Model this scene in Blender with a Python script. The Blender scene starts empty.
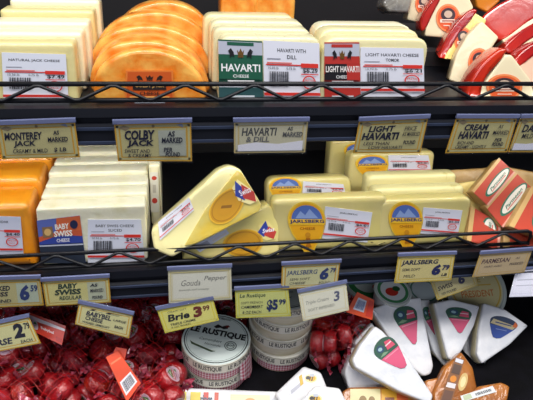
import bpy, math, random
from mathutils import Vector, Matrix, noise
R = math.radians
S = bpy.context.scene
COL = S.collection
random.seed(7)

# ------------------------------------------------------------------ camera
FPX = 560.0
CAM = Vector((0.0, 0.0, 1.40))
_p, _y, _r = R(32), math.asin(.1975), R(4.06)
_F = Vector((math.sin(_y)*math.cos(_p), math.cos(_y)*math.cos(_p), -math.sin(_p)))
_R0 = Vector((math.cos(_y), -math.sin(_y), 0))
_U0 = Vector((math.sin(_y)*math.sin(_p), math.cos(_y)*math.sin(_p), math.cos(_p)))
_R = _R0*math.cos(_r) + _U0*math.sin(_r)
_U = -_R0*math.sin(_r) + _U0*math.cos(_r)
cd = bpy.data.cameras.new('camera')
cam = bpy.data.objects.new('camera', cd); COL.objects.link(cam)
cd.sensor_width = 36; cd.lens = 36*FPX/533; cd.clip_start = .02; cd.clip_end = 50
M3 = Matrix((_R, _U, -_F)).transposed()
cam.matrix_world = Matrix.Translation(CAM) @ M3.to_4x4()
S.camera = cam

def ray(px, py):
    return (_R*(px-266.5) + _U*(200-py) + _F*FPX).normalized()
def atY(px, py, y):
    d = ray(px, py); return CAM + d*((y-CAM.y)/d.y)
def atZ(px, py, z):
    d = ray(px, py); return CAM + d*((z-CAM.z)/d.z)
def topx(v):
    v = Vector(v)-CAM; k = FPX/v.dot(_F)
    return (266.5+v.dot(_R)*k, 200-v.dot(_U)*k)

# ------------------------------------------------------------------ materials
def lin(h):
    h = h.lstrip('#'); o = []
    for i in (0, 2, 4):
        c = int(h[i:i+2], 16)/255
        o.append(c/12.92 if c <= .04045 else ((c+.055)/1.055)**2.4)
    return (*o, 1)
_M = {}
def mat(name, c1, rough=.5, c2=None, ns=20, n0=.4, n1=.6, bump=0, bs=60, coat=0, croughness=.1, sss=0, metal=0, spec=.5, stretch=None):
    if name in _M: return _M[name]
    m = bpy.data.materials.new(name); m.use_nodes = True; nt = m.node_tree
    b = nt.nodes['Principled BSDF']
    b.inputs['Base Color'].default_value = lin(c1)
    b.inputs['Roughness'].default_value = rough
    b.inputs['Metallic'].default_value = metal
    b.inputs['Specular IOR Level'].default_value = spec
    b.inputs['Coat Weight'].default_value = coat
    b.inputs['Coat Roughness'].default_value = croughness
    if sss:
        b.inputs['Subsurface Weight'].default_value = sss
        b.inputs['Subsurface Radius'].default_value = (.01, .006, .003)
        b.inputs['Subsurface Scale'].default_value = .5
    tc = nt.nodes.new('ShaderNodeTexCoord')
    src = tc.outputs['Object']
    if stretch:
        mp = nt.nodes.new('ShaderNodeMapping'); mp.inputs['Scale'].default_value = stretch
        nt.links.new(src, mp.inputs[0]); src = mp.outputs[0]
    if c2:
        n = nt.nodes.new('ShaderNodeTexNoise'); n.inputs['Scale'].default_value = ns; n.inputs['Detail'].default_value = 4
        nt.links.new(src, n.inputs['Vector'])
        cr = nt.nodes.new('ShaderNodeValToRGB')
        cr.color_ramp.elements[0].position = n0; cr.color_ramp.elements[0].color = lin(c1)
        cr.color_ramp.elements[1].position = n1; cr.color_ramp.elements[1].color = lin(c2)
        nt.links.new(n.outputs['Fac'], cr.inputs[0]); nt.links.new(cr.outputs[0], b.inputs['Base Color'])
    if bump:
        n = nt.nodes.new('ShaderNodeTexNoise'); n.inputs['Scale'].default_value = bs; n.inputs['Detail'].default_value = 3
        n.inputs['Distortion'].default_value = 1.2
        nt.links.new(src, n.inputs['Vector'])
        bp = nt.nodes.new('ShaderNodeBump'); bp.inputs['Strength'].default_value = bump; bp.inputs['Distance'].default_value = .004
        nt.links.new(n.outputs['Fac'], bp.inputs['Height'])
        nt.links.new(bp.outputs[0], b.inputs['Normal'])
        if coat: nt.links.new(bp.outputs[0], b.inputs['Coat Normal'])
    _M[name] = m
    return m
def ink(h):
    return mat('ink_'+h.lstrip('#').lower(), h, rough=.45, coat=.25, croughness=.2)
def clear(name, k=1.0, rough=.06):
    if name in _M: return _M[name]
    m = bpy.data.materials.new(name); m.use_nodes = True; nt = m.node_tree; nt.nodes.clear()
    o = nt.nodes.new('ShaderNodeOutputMaterial'); mx = nt.nodes.new('ShaderNodeMixShader')
    t = nt.nodes.new('ShaderNodeBsdfTransparent'); g = nt.nodes.new('ShaderNodeBsdfGlossy')
    t.inputs[0].default_value = (.99, .99, 1, 1); mx.inputs[0].default_value = .05*k
    g.inputs['Roughness'].default_value = rough
    nt.links.new(t.outputs[0], mx.inputs[1]); nt.links.new(g.outputs[0], mx.inputs[2]); nt.links.new(mx.outputs[0], o.inputs[0])
    _M[name] = m
    return m

# ------------------------------------------------------------------ objects
def link(name, verts, faces, mats, parent=None, fm=None, smooth=False, M=None):
    me = bpy.data.meshes.new(name); me.from_pydata([tuple(v) for v in verts], [], faces)
    if not isinstance(mats, (list, tuple)): mats = [mats]
    for m in mats: me.materials.append(m)
    if fm: me.polygons.foreach_set('material_index', fm)
    if smooth is True:
        me.polygons.foreach_set('use_smooth', [True]*len(me.polygons))
    elif smooth:
        me.polygons.foreach_set('use_smooth', [True]*len(me.polygons))
        me.set_sharp_from_angle(angle=smooth)
    me.update()
    o = bpy.data.objects.new(name, me); COL.objects.link(o)
    if parent: o.parent = parent
    if M is not None: o.matrix_world = M
    return o
def empty(name, M):
    o = bpy.data.objects.new(name, None); COL.objects.link(o); o.matrix_world = M; o.empty_display_size = .01
    return o
def tag(o, label, cat, group=None):
    o['label'] = label; o['category'] = cat
    if group: o['group'] = group
    return o
def struct(o):
    o['kind'] = 'structure'; return o
def copy_tree(o, M, label=None):
    c = o.copy(); COL.objects.link(c); c.matrix_world = M
    if label: c['label'] = label
    for ch in o.children:
        d = ch.copy(); COL.objects.link(d); d.parent = c
    return c

# ------------------------------------------------------------------ frames: a plane with its own origin, axes a (right), b (up), c (outward)
class Fr:
    def __init__(s, O, n, up=(0, 0, 1)):
        s.O = Vector(O); s.n = Vector(n).normalized()
        up = Vector(up); s.v = (up - s.n*up.dot(s.n)).normalized(); s.u = s.v.cross(s.n)
    def M(s):
        m = Matrix((s.u, s.v, s.n)).transposed().to_4x4(); m.translation = s.O; return m
    def px(s, x, y):
        d = ray(x, y); t = (s.O-CAM).dot(s.n)/d.dot(s.n); q = CAM+d*t-s.O
        return (q.dot(s.u), q.dot(s.v))
    def pts(s, L): return [s.px(*q) for q in L]
    def shift(s, a=0, b=0, c=0):
        f = Fr(s.O+s.u*a+s.v*b+s.n*c, s.n); f.u, f.v = s.u, s.v; return f
def nrm(lean, yaw=0):
    l, w = R(lean), R(yaw)
    return Vector((math.sin(w)*math.cos(l), -math.cos(w)*math.cos(l), math.sin(l)))
def stand(px, py, Y, z, lean=4, yaw=0):
    q = atY(px, py, Y)
    return Fr((q.x, Y, z), nrm(lean, yaw))
def plane(px, py, Y, lean, yaw=0):
    return Fr(atY(px, py, Y), nrm(lean, yaw))
def planeZ(px, py, z, lean, yaw=0):
    return Fr(atZ(px, py, z), nrm(lean, yaw))

# ------------------------------------------------------------------ shapes
def area2(P): return sum(P[i][0]*P[(i+1) % len(P)][1]-P[(i+1) % len(P)][0]*P[i][1] for i in range(len(P)))
def rnd(P, r, seg=5):
    """round the corners of a polygon"""
    if area2(P) < 0: P = P[::-1]
    out = []; n = len(P)
    for i in range(n):
        a, b, c = Vector(P[i-1]), Vector(P[i]), Vector(P[(i+1) % n])
        rr = r[i] if isinstance(r, (list, tuple)) else r
        d1 = (a-b); d2 = (c-b); l1, l2 = d1.length, d2.length
        k = min(rr, l1*.48, l2*.48)
        p, q = b+d1/l1*k, b+d2/l2*k
        for j in range(seg+1):
            t = j/seg
            out.append(tuple(p*(1-t)**2 + b*2*t*(1-t) + q*t*t))
    return out
def smoothpoly(P, it=2):
    for _ in range(it):
        Q = []
        for i in range(len(P)):
            a, b = Vector(P[i]), Vector(P[(i+1) % len(P)])
            Q += [tuple(a*.75+b*.25), tuple(a*.25+b*.75)]
        P = Q
    return P
def slab_geo(P, t, bw=.003, seg=3, wob=0, ws=25, dome=0):
    """solid prism from outline P (face at c=0, going back to c=-t) with rounded rims"""
    if area2(P) < 0: P = P[::-1]
    n = len(P)
    # drop duplicates
    Q = []
    for p in P:
        if not Q or (Vector(p)-Vector(Q[-1])).length > 1e-5: Q.append(p)
    if (Vector(Q[0])-Vector(Q[-1])).length < 1e-5: Q.pop()
    P = Q; n = len(P)
    N = []
    for i in range(n):
        a, b, c = Vector(P[i-1]), Vector(P[i]), Vector(P[(i+1) % n])
        e1, e2 = (b-a).normalized(), (c-b).normalized()
        m = Vector((e1.y+e2.y, -e1.x-e2.x)); m.normalize(); N.append(m)
    rings = []
    cx = sum(p[0] for p in P)/n; cy = sum(p[1] for p in P)/n
    bw = min(bw, t*.49)
    for k in range(seg+1):
        th = math.pi/2*k/seg
        rings.append((bw*(1-math.sin(th)), -bw*(1-math.cos(th)) ))
    rings = [(i, c) for i, c in rings]                       # front rim, inset->outer
    back = [(i, -t-c) for i, c in rings[::-1]]
    V = []; F = []
    for inner in (.45, .8):
        V += [((p[0]-cx)*inner+cx, (p[1]-cy)*inner+cy, dome*(1-inner**2)) for p in P]
    for ins, c in rings+back:
        V += [(P[i][0]-N[i].x*ins, P[i][1]-N[i].y*ins, c) for i in range(n)]
    V += [((p[0]-cx)*.45+cx, (p[1]-cy)*.45+cy, -t) for p in P]
    nr = len(V)//n
    for r in range(nr-1):
        for i in range(n):
            j = (i+1) % n
            F.append((r*n+i, (r+1)*n+i, (r+1)*n+j, r*n+j))
    F.append(tuple(range(n))); F.append(tuple((nr-1)*n+i for i in range(n))[::-1])
    if wob:
        V = [tuple(Vector(v)+wob*noise.noise_vector(Vector(v)*ws+Vector((cx*9+t*100, 3, 1)))) for v in V]
    return V, F
def slab(name, fr, P, t, m, bw=.003, parent=None, wob=0, ws=25, dome=0, c0=0):
    V, F = slab_geo(P, t, bw, wob=wob, ws=ws, dome=dome)
    if c0: V = [(v[0], v[1], v[2]+c0) for v in V]
    return link(name, V, F, m, parent, smooth=R(40), M=None if parent else fr.M())
def box_geo(x0, y0, z0, x1, y1, z1):
    V = [(x0, y0, z0), (x1, y0, z0), (x1, y1, z0), (x0, y1, z0), (x0, y0, z1), (x1, y0, z1), (x1, y1, z1), (x0, y1, z1)]
    F = [(0, 3, 2, 1), (4, 5, 6, 7), (0, 1, 5, 4), (1, 2, 6, 5), (2, 3, 7, 6), (3, 0, 4, 7)]
    return V, F
def join(*G):
    V, F = [], []
    for v, f in G:
        k = len(V); V += list(v); F += [tuple(i+k for i in q) for q in f]
    return V, F
def tube_geo(path, r, n=8, cap=True):
    V, F = [], []; L = [Vector(p) for p in path]
    ref = Vector((0, 0, 1))
    for i, p in enumerate(L):
        d = (L[min(i+1, len(L)-1)]-L[max(i-1, 0)]).normalized()
        a = d.cross(ref)
        if a.length < 1e-3: a = d.cross(Vector((0, 1, 0)))
        a.normalize(); b = d.cross(a)
        for k in range(n):
            w = 2*math.pi*k/n; V.append(p+a*(r*math.cos(w))+b*(r*math.sin(w)))
    for i in range(len(L)-1):
        for k in range(n):
            F.append((i*n+k, i*n+(k+1) % n, (i+1)*n+(k+1) % n, (i+1)*n+k))
    if cap: F.append(tuple(range(n))[::-1]); F.append(tuple((len(L)-1)*n+k for k in range(n)))
    return V, F
def lathe_geo(prof, n=40):
    """profile [(r,z)...] turned about z; closed with caps where r>0"""
    V, F = [], []
    for r, z in prof:
        for k in range(n):
            w = 2*math.pi*k/n; V.append((r*math.cos(w), r*math.sin(w), z))
    for i in range(len(prof)-1):
        for k in range(n):
            F.append((i*n+k, i*n+(k+1) % n, (i+1)*n+(k+1) % n, (i+1)*n+k))
    F.append(tuple(range(n))[::-1]); F.append(tuple((len(prof)-1)*n+k for k in range(n)))
    return V, F

# ------------------------------------------------------------------ printed matter
_T = {}
def text_geo(s, bold=0, shear=0):
    k = (s, bold, shear)
    if k in _T: return _T[k]
    cu = bpy.data.curves.new('glyphs', 'FONT'); cu.body = s; cu.offset = bold; cu.shear = shear; cu.resolution_u = 2
    cu.fill_mode = 'FRONT'
    ob = bpy.data.objects.new('glyphs', cu); COL.objects.link(ob)
    bpy.context.view_layer.update()
    me = bpy.data.meshes.new_from_object(ob.evaluated_get(bpy.context.evaluated_depsgraph_get()))
    V = [(v.co.x, v.co.y) for v in me.vertices]; F = [tuple(p.vertices) for p in me.polygons]
    bpy.data.objects.remove(ob); bpy.data.curves.remove(cu); bpy.data.meshes.remove(me)
    x0 = min(v[0] for v in V); x1 = max(v[0] for v in V); y0 = min(v[1] for v in V); y1 = max(v[1] for v in V)
    V = [((x-x0)/(x1-x0), (y-y0)/(y1-y0)) for x, y in V]
    _T[k] = (V, F); return _T[k]
LAY = .00012
def bilin(q, c0=0):
    bl, br, tr, tl = [Vector(p) for p in q]
    def f(u, v, c):
        p = (bl*(1-u)+br*u)*(1-v)+(tl*(1-u)+tr*u)*v
        return (p.x, p.y, c0+c)
    return f
RECT = [(0, 0), (1, 0), (1, 1), (0, 1)]
def circ(cu=.5, cv=.5, ru=.5, rv=.5, n=28): return [(cu+ru*math.cos(2*math.pi*i/n), cv+rv*math.sin(2*math.pi*i/n)) for i in range(n)]
def art(name, ops, mapf, parent, base='#ffffff', outline=RECT, th=.0004, sub=1, basemat=None):
    """a thin printed sheet: base outline with real thickness and printed shapes on its face"""
    mats = [basemat or ink(base)]; mi = {}
    V, F, FM = [], [], []
    def slot(c):
        if c not in mi: mi[c] = len(mats); mats.append(ink(c))
        return mi[c]
    def add(vs, fs, lay, m):
        k = len(V)
        V.extend(mapf(u, v, lay) for u, v in vs); F.extend(tuple(i+k for i in f) for f in fs); FM.extend([m]*len(fs))
    def rect(u0, v0, u1, v1):
        n = max(1, int(round(sub*abs(u1-u0)+.49))) if sub > 1 else 1
        vs = []; fs = []
        for i in range(n+1):
            u = u0+(u1-u0)*i/n; vs += [(u, v0), (u, v1)]
        for i in range(n): fs.append((2*i, 2*i+2, 2*i+3, 2*i+1))
        return vs, fs
    # base solid
    if outline is RECT and sub > 1:
        vs, fs = rect(0, 0, 1, 1); add(vs, fs, th, 0); add(vs, [f[::-1] for f in fs], 0, 0)
    else:
        n = len(outline); add(outline, [tuple(range(n))], th, 0); add(outline, [tuple(range(n))[::-1]], 0, 0)
        k = len(V)-2*n
        for i in range(n):
            j = (i+1) % n; F.append((k+n+i, k+n+j, k+j, k+i)); FM.append(0)
    lay = th
    for op in ops:
        lay += LAY; t = op[0]
        if t == 'r': add(*rect(*op[1:5]), lay, slot(op[5]))
        elif t == 'e':
            P = circ(*op[1:5]); add(P, [tuple(range(len(P)))], lay, slot(op[5]))
        elif t == 'p':
            P = op[1]
            if area2(P) < 0: P = P[::-1]
            add(P, [tuple(range(len(P)))], lay, slot(op[2]))
        elif t == 'f':      # frame border: outer inset a, inner inset b
            a, b, w = op[1], op[2], op[4] if len(op) > 4 else .5
            aw, bw_ = a*w, b*w
            for q in ((aw, a, 1-aw, b), (aw, 1-b, 1-aw, 1-a), (aw, a, bw_, 1-a), (1-bw_, a, 1-aw, 1-a)): add(*rect(*q), lay, slot(op[3]))
        elif t == 'ring':
            _, cu, cv, ru, rv, w, c = op; A = circ(cu, cv, ru, rv, 36); B = circ(cu, cv, ru*(1-w), rv*(1-w), 36)
            add(A+B, [(i, (i+1) % 36, 36+(i+1) % 36, 36+i) for i in range(36)], lay, slot(c))
        elif t == 't':      # text, u0,v0,u1,v1, colour, [bold, shear, rise]
            s, u0, v0, u1, v1, c = op[1:7]; bold = op[7] if len(op) > 7 else .0; sh = op[8] if len(op) > 8 else 0
            rise = op[9] if len(op) > 9 else 0
            vs, fs = text_geo(s, bold, sh)
            add([(u0+(u1-u0)*x, v0+(v1-v0)*y+rise*x) for x, y in vs], fs, lay, slot(c))
        elif t == 'bar':
            _, u0, v0, u1, v1, c = op; rr = random.Random(3); u = u0; m = slot(c); w = (u1-u0)/26
            while u < u1:
                d = w*rr.choice((.6, 1, 1.5)); add(*rect(u, v0, min(u+d, u1), v1), lay, m); u += d+w*rr.choice((.6, 1))
        elif t == 'chk':    # gingham
            _, u0, v0, u1, v1, nu, nv, ca, cb = op
            for i in range(nu):
                for j in range(nv):
                    if i % 2 == 0 and j % 2 == 0: c = ca
                    elif i % 2 == 1 and j % 2 == 1: continue
                    else: c = cb
                    add(*rect(u0+(u1-u0)*i/nu, v0+(v1-v0)*j/nv, u0+(u1-u0)*(i+1)/nu, v0+(v1-v0)*(j+1)/nv), lay, slot(c))
    return link(name, V, F, mats, parent, fm=FM)
def quad(fr, tl, tr, br, bl): return [fr.px(*bl), fr.px(*br), fr.px(*tr), fr.px(*tl)]

def settle(o, z):
    """flatten whatever would sink below the surface z so the thing rests on it"""
    for q in [o]+list(o.children):
        if not q.data: continue
        W = o.matrix_world
        I = W.inverted()
        for v in q.data.vertices:
            w = W @ v.co
            if w.z < z+.0004: w.z = z+.0004; v.co = I @ w
    return o
def rest_depth(px, zs, lean, yaw, P, t):
    """distance at which a leaning slab seen at P just stands on the surface zs"""
    lo, hi = .35, .92
    for _ in range(30):
        Y = (lo+hi)/2; fr = plane(px[0], px[1], Y, lean, yaw)
        zm = min(min((fr.O+fr.u*a+fr.v*b-fr.n*k).z for a, b in fr.pts(P)) for k in (0, t))
        if zm > zs: lo = Y
        else: hi = Y
    return (lo+hi)/2
# ================================================================== palette
JACK = mat('jack_cheese', '#dfd294', .45, coat=.5, bump=.12, bs=45, sss=.08)
JACKW = mat('jack_cheese_pale', '#efe8c4', .45, coat=.5, bump=.12, bs=45, sss=.08)
HAV = mat('havarti_cheese', '#e2d8a6', .42, coat=.5, bump=.1, bs=60, sss=.08)
DILL = mat('dill_havarti_cheese', '#dfd8ae', .42, '#8d9160', ns=330, n0=.63, n1=.74, coat=.5, bump=.1, bs=60)
COLBY = mat('marbled_colby_cheese', '#e8801a', .38, '#f3b554', ns=44, n0=.38, n1=.64, coat=.6, bump=.18, bs=50, sss=.08)
CHED = mat('orange_cheddar_cheese', '#f09216', .35, '#f4a62c', ns=9, coat=.7, bump=.2, bs=35, sss=.1)
SWISS = mat('baby_swiss_cheese', '#f1ecd0', .42, '#e2dcae', ns=40, n0=.5, n1=.75, coat=.4, bump=.15, bs=55, sss=.08)
JARL = mat('jarlsberg_cheese', '#e0d180', .36, '#ddcd88', ns=12, coat=.7, bump=.13, bs=30, sss=.08)
JARLP = mat('jarlsberg_cut_face', '#efe4a4', .4, '#d9cb80', ns=60, n0=.62, n1=.72, coat=.6, bump=.15, bs=30)
REDWAX = mat('red_wax', '#a31210', .25, '#bc2a18', ns=10, coat=.8, bump=.12, bs=25)
ORWAX = mat('orange_red_wax', '#cc3212', .25, '#b01c10', ns=12, coat=.8, bump=.12, bs=25)
PALE = mat('pale_cheese_face', '#e8d9b4', .42, coat=.5, bump=.12, bs=40)
YELF = mat('yellow_cheese_face', '#ecd382', .42, coat=.5, bump=.12, bs=40)
TAN = mat('tan_parmesan', '#b08a4c', .5, '#c09c62', ns=25, coat=.4, bump=.2, bs=60)
AMBER = mat('amber_cheese', '#cf7d1c', .4, coat=.5, bump=.15, bs=30)
BLACK = mat('black_powder_coat', '#0d0e14', .42, spec=.4)
LIP = mat('shelf_front_paint', '#10121a', .42, bump=.03, bs=8, spec=.35)
CHAN = mat('price_channel_plastic', '#30384c', .3)
BACK = mat('case_back_panel', '#0d0c10', .7, '#120f14', ns=4)
FLOORM = mat('case_floor_black', '#08070a', .85, '#0d0c12', ns=30, bump=.1, bs=90, spec=.15)
BRIE = mat('white_brie_rind', '#f3f3f6', .4, '#e4e6ec', ns=30, coat=.5, bump=.25, bs=60)
BRIES = mat('brie_cut_side', '#d8cfae', .45, coat=.4, bump=.2, bs=60)
WAXB = mat('babybel_red_wax', '#8e0c16', .3, '#a8141c', ns=60, coat=1, bump=.55, bs=170, croughness=.12)
WAXD = mat('babybel_dark_wrap', '#6e0a18', .22, '#a01c2a', ns=70, coat=1, bump=.9, bs=210, croughness=.1)
WOOD = mat('thin_poplar_box', '#e4dcc4', .55, '#d6caa8', ns=14, bump=.05, bs=40, stretch=(1, 1, 8))
PAPER = mat('white_wrapper', '#e4e3e6', .35, coat=.4, bump=.25, bs=60)
CLEAR = clear('clear_plastic')
HEADST = mat('holder_header_strip', '#666d90', .3)

# ================================================================== the case
ZT, ZM, ZF = 1.146, .917, .680
XL, XR, YB = -.62, .98, .93
def wbox(name, a, b, m, parent=None):
    V, F = box_geo(*a, *b); c = Vector([(a[i]+b[i])/2 for i in range(3)]); c.z = a[2]
    if parent: return link(name, V, F, m, parent)
    return link(name, [Vector(v)-c for v in V], F, m, None, M=Matrix.Translation(c))
struct(wbox('wall_back', (XL, YB, .60), (XR, YB+.03, 1.75), BACK))
struct(wbox('wall_left', (XL-.03, .42, .60), (XL, YB+.03, 1.75), BACK))
struct(wbox('wall_right', (XR, .42, .60), (XR+.03, YB+.03, 1.75), BACK))
struct(wbox('floor', (XL, .30, ZF-.04), (XR, YB, ZF), FLOORM))
struct(wbox('trim_1', (XL, .27, ZF-.04), (XR, .30, ZF+.02), BLACK))

def shelf(z, which, x1):
    t = tag(empty('display_shelf', Matrix.Translation((.15, .6, z))), which, 'shelf')
    def part(n, a, b, m):
        V, F = box_geo(*a, *b); V = [(v[0]-.15, v[1]-.6, v[2]-z) for v in V]; return link(n, V, F, m, t)
    part('deck', (XL+.001, .5995, z-.012), (x1, YB-.001, z), BLACK)
    # front lip: a folded channel, profile in y,z
    prof = [(.598, z+.004), (.590, z+.004), (.588, z-.006), (.592, z-.008), (.592, z-.014), (.586, z-.016), (.584, z-.034), (.588, z-.040), (.602, z-.040), (.602, z-.0125), (.598, z-.0125)]
    V = []; F = []; n = len(prof)
    for x in (XL+.001, x1): V += [(x-.15, p[0]-.6, p[1]-z) for p in prof]
    for i in range(n): F.append((i, (i+1) % n, n+(i+1) % n, n+i))
    F.append(tuple(range(n))[::-1]); F.append(tuple(n+i for i in range(n)))
    link('front_lip', V, F, LIP, t)
    part('price_channel', (XL+.001, .5835, z-.0195), (x1, .5858, z-.0165), CHAN)
    part('price_channel', (XL+.001, .5815, z-.0355), (x1, .5838, z-.0325), CHAN)
    return t
shelf(ZT, 'upper black metal shelf holding havarti, jack and colby cheese', XR-.001)
shelf(ZM, 'middle black metal shelf holding swiss and jarlsberg cheese', XR-.001)

def fence(z, h, which, peaks, xend):
    t = tag(empty('wire_fence', Matrix.Translation((.15, .597, z))), which, 'fence')
    def L(pts): return [(p[0]-.15, p[1]-.597, p[2]-z) for p in pts]
    top = [(XL+.01, .597, z+h), (xend-.008, .597, z+h), (xend-.002, .597, z+h-.003), (xend, .597, z+h-.009), (xend, .597, z+.004)]
    if xend > .9: top = top[:2]
    link('top_rail', *tube_geo(L(top), .0027, 10), BLACK, t, smooth=True)
    link('bottom_rail', *tube_geo(L([(XL+.01, .597, z+.0065), (xend, .597, z+.0065)]), .0027, 10), BLACK, t, smooth=True)
    P = []; per = .0775; x = peaks-12*per
    while x < xend-.04:
        for k in (-.035, .035, .465, .535):
            tr = 1-2*abs(k if k < .25 else k-0) if k < .25 else 1-2*abs(k)
            tr = 1-abs(k)*2 if k <= .5 else (k-.5)*2
            P.append((x+per*(k if k < 1 else 0), .5946, z+.0065+(h-.0065)*tr))
        x += per
    P = [p for p in P if p[0] > XL+.01]
    link('zigzag_wire', *tube_geo(L(P), .0020, 8), BLACK, t, smooth=True)
fence(ZT+.004, 1.1752-ZT-.004, 'black wire fence along the front of the upper shelf', atY(37, 84, .595).x, XR-.01)
fence(ZM+.004, .9495-ZM-.004, 'black wire fence along the front of the middle shelf', atY(55, 250, .595).x, atY(531, 235, .597).x)

# ================================================================== label artwork
def price_art(t1, t2='', price='$7.49', red='#d8352c', base='#e6e6ee'):
    a = [('t', t1, .5-.021*len(t1), .83, .5+.021*len(t1), .89, '#23242c', .01)]
    if t2: a.append(('t', t2, .5-.021*len(t2), .73, .5+.021*len(t2), .79, '#23242c', .01))
    a += [('r', .06, .72, .30, .735, '#9a9aa8'), ('r', .06, .655, .50, .675, '#e07870'), ('r', .04, .625, .96, .645, red),
          ('t', '10.99 lb', .08, .56, .26, .605, '#55565f'), ('t', '0.75 lb', .40, .56, .56, .605, '#55565f'),
          ('r', .66, .60, .97, .67, red), ('t', price, .69, .51, .96, .59, '#23242c', .02), ('r', .66, .485, .97, .50, red),
          ('bar', .10, .30, .44, .53, '#33343c')]
    a += [('ring', .80, .36, .12, .115, .18, red), ('t', 'FRESH', .72, .37, .88, .41, red), ('t', 'PACK', .74, .31, .86, .35, red),
          ('r', 0, .14, 1, .19, red)]
    return a
CREST = [('p', [(.42, .86), (.44, .77), (.56, .77), (.58, .86), (.54, .82), (.5, .88), (.46, .82)], '#6a4a1c'), ('r', .44, .74, .56, .765, '#6a4a1c'),
         ('p', [(.22, .84), (.28, .88), (.34, .82), (.36, .74), (.30, .77), (.26, .72), (.25, .79)], '#1c1c20'),
         ('p', [(.78, .84), (.72, .88), (.66, .82), (.64, .74), (.70, .77), (.74, .72), (.75, .79)], '#1c1c20')]
def jarl_label(name, fr, q, parent):
    """shield: round top with a blue dome, yellow body narrowing downwards"""
    O = [(.5+.5*math.cos(a), .64+.36*math.sin(a)) for a in [math.pi*i/16 for i in range(17)]]
    O = O + [(0.01, .55), (.08, .38), (.30, .12), (.38, 0), (.62, 0), (.70, .12), (.92, .38), (.99, .55)]
    dome = [(.5+.40*math.cos(a), .66+.27*math.sin(a)) for a in [math.pi*i/14 for i in range(15)]]
    inner = [(p[0]*.92+.04, p[1]*.94+.03) for p in O]
    ops = [('p', inner, '#e9a91e'), ('p', dome, '#5470b8'), ('p', [(.2, .68), (.34, .82), (.46, .74), (.58, .86), (.8, .68)], '#8fa6d6'),
           ('r', .03, .555, .97, .665, '#f0c030'), ('t', 'JARLSBERG', .05, .57, .95, .655, '#1d2a66', .03),
           ('t', 'CHEESE', .3, .46, .7, .51, '#9a5a10', .01), ('p', [(.44, .30), (.56, .30), (.54, .20), (.58, .12), (.42, .12), (.46, .20)], '#b5701a'),
           ('e', .5, .36, .07, .05, '#c98a1c')]
    return art(name, ops, bilin(q, .0003), parent, base='#f0c63a', outline=O)

def rect_out(x0, x1, h, r=.006): return rnd([(x0, 0), (x1, 0), (x1, h), (x0, h)], r)
def block_row(name, cat, grp, xl, xr, ytop, Y, z, n, t, m, labels, lean=4, yaw=0, r=.008, bw=.004, dx=0, dh=(0,)*12, gap=.0015, wob=.0012, yref=None):
    """upright packages one behind the other, each its own object"""
    out = []
    for k in range(n):
        yk = Y+k*(t+gap)/math.cos(R(lean))
        fr = stand((xl+xr)/2, yref or (ytop+40), Y, z, lean, yaw)
        a0, h = fr.px(xl, ytop+8); a1, h1 = fr.px(xr, ytop+8)
        h = (fr.px((xl+xr)/2, ytop)[1])+dh[k]
        w = a1-a0
        mid = (a0+a1)/2
        O = fr.O + Vector((0, yk-Y, 0)) + fr.u*(mid+dx*k)
        f = Fr(O, fr.n)
        rr = random.uniform(.9, 1.1)
        jit = random.uniform(-.0015, .0015) if k else 0
        V, F = slab_geo(rnd([(-w/2+jit, 0), (w/2+jit, 0), (w/2+jit, h), (-w/2+jit, h)], [.004, .004, r*rr, r*rr]), t, bw, wob=wob if k < 4 else wob*.7, ws=28, dome=.0006)
        V = [(v[0], max(v[1], .0003), v[2]) for v in V]
        o = link(name, V, F, m[k % len(m)] if isinstance(m, list) else m, None, smooth=R(40), M=f.M())
        settle(o, z); tag(o, labels[k], cat, grp); out.append((o, f))
    return out

# ================================================================== upper shelf
# natural jack at the left
row = block_row('jack_cheese_package', 'cheese', 'jack cheese packages at the left of the upper shelf', -34, 74, 43,   .617, ZT, 5, .034, [JACK, JACKW, JACKW, JACK, JACKW],
    ['front pale jack cheese package of the upper left stack, white price label facing out',
     'pale jack cheese package directly behind the labelled front one on the upper left',
     'pale jack cheese package third from the front of the upper left stack',
     'pale jack cheese package fourth from the front of the upper left stack',
     'rearmost pale jack cheese package of the upper left stack'], dx=.0042, dh=(0, .001, .003, .008, .012), r=.006)
o, f = row[0]
art('price_label', price_art('NATURAL JACK CHEESE', '', '$7.49'), bilin(quad(f, (2, 52), (66, 54), (69, 103), (4, 103)), .0012), o, base='#dfe2ee')

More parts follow.
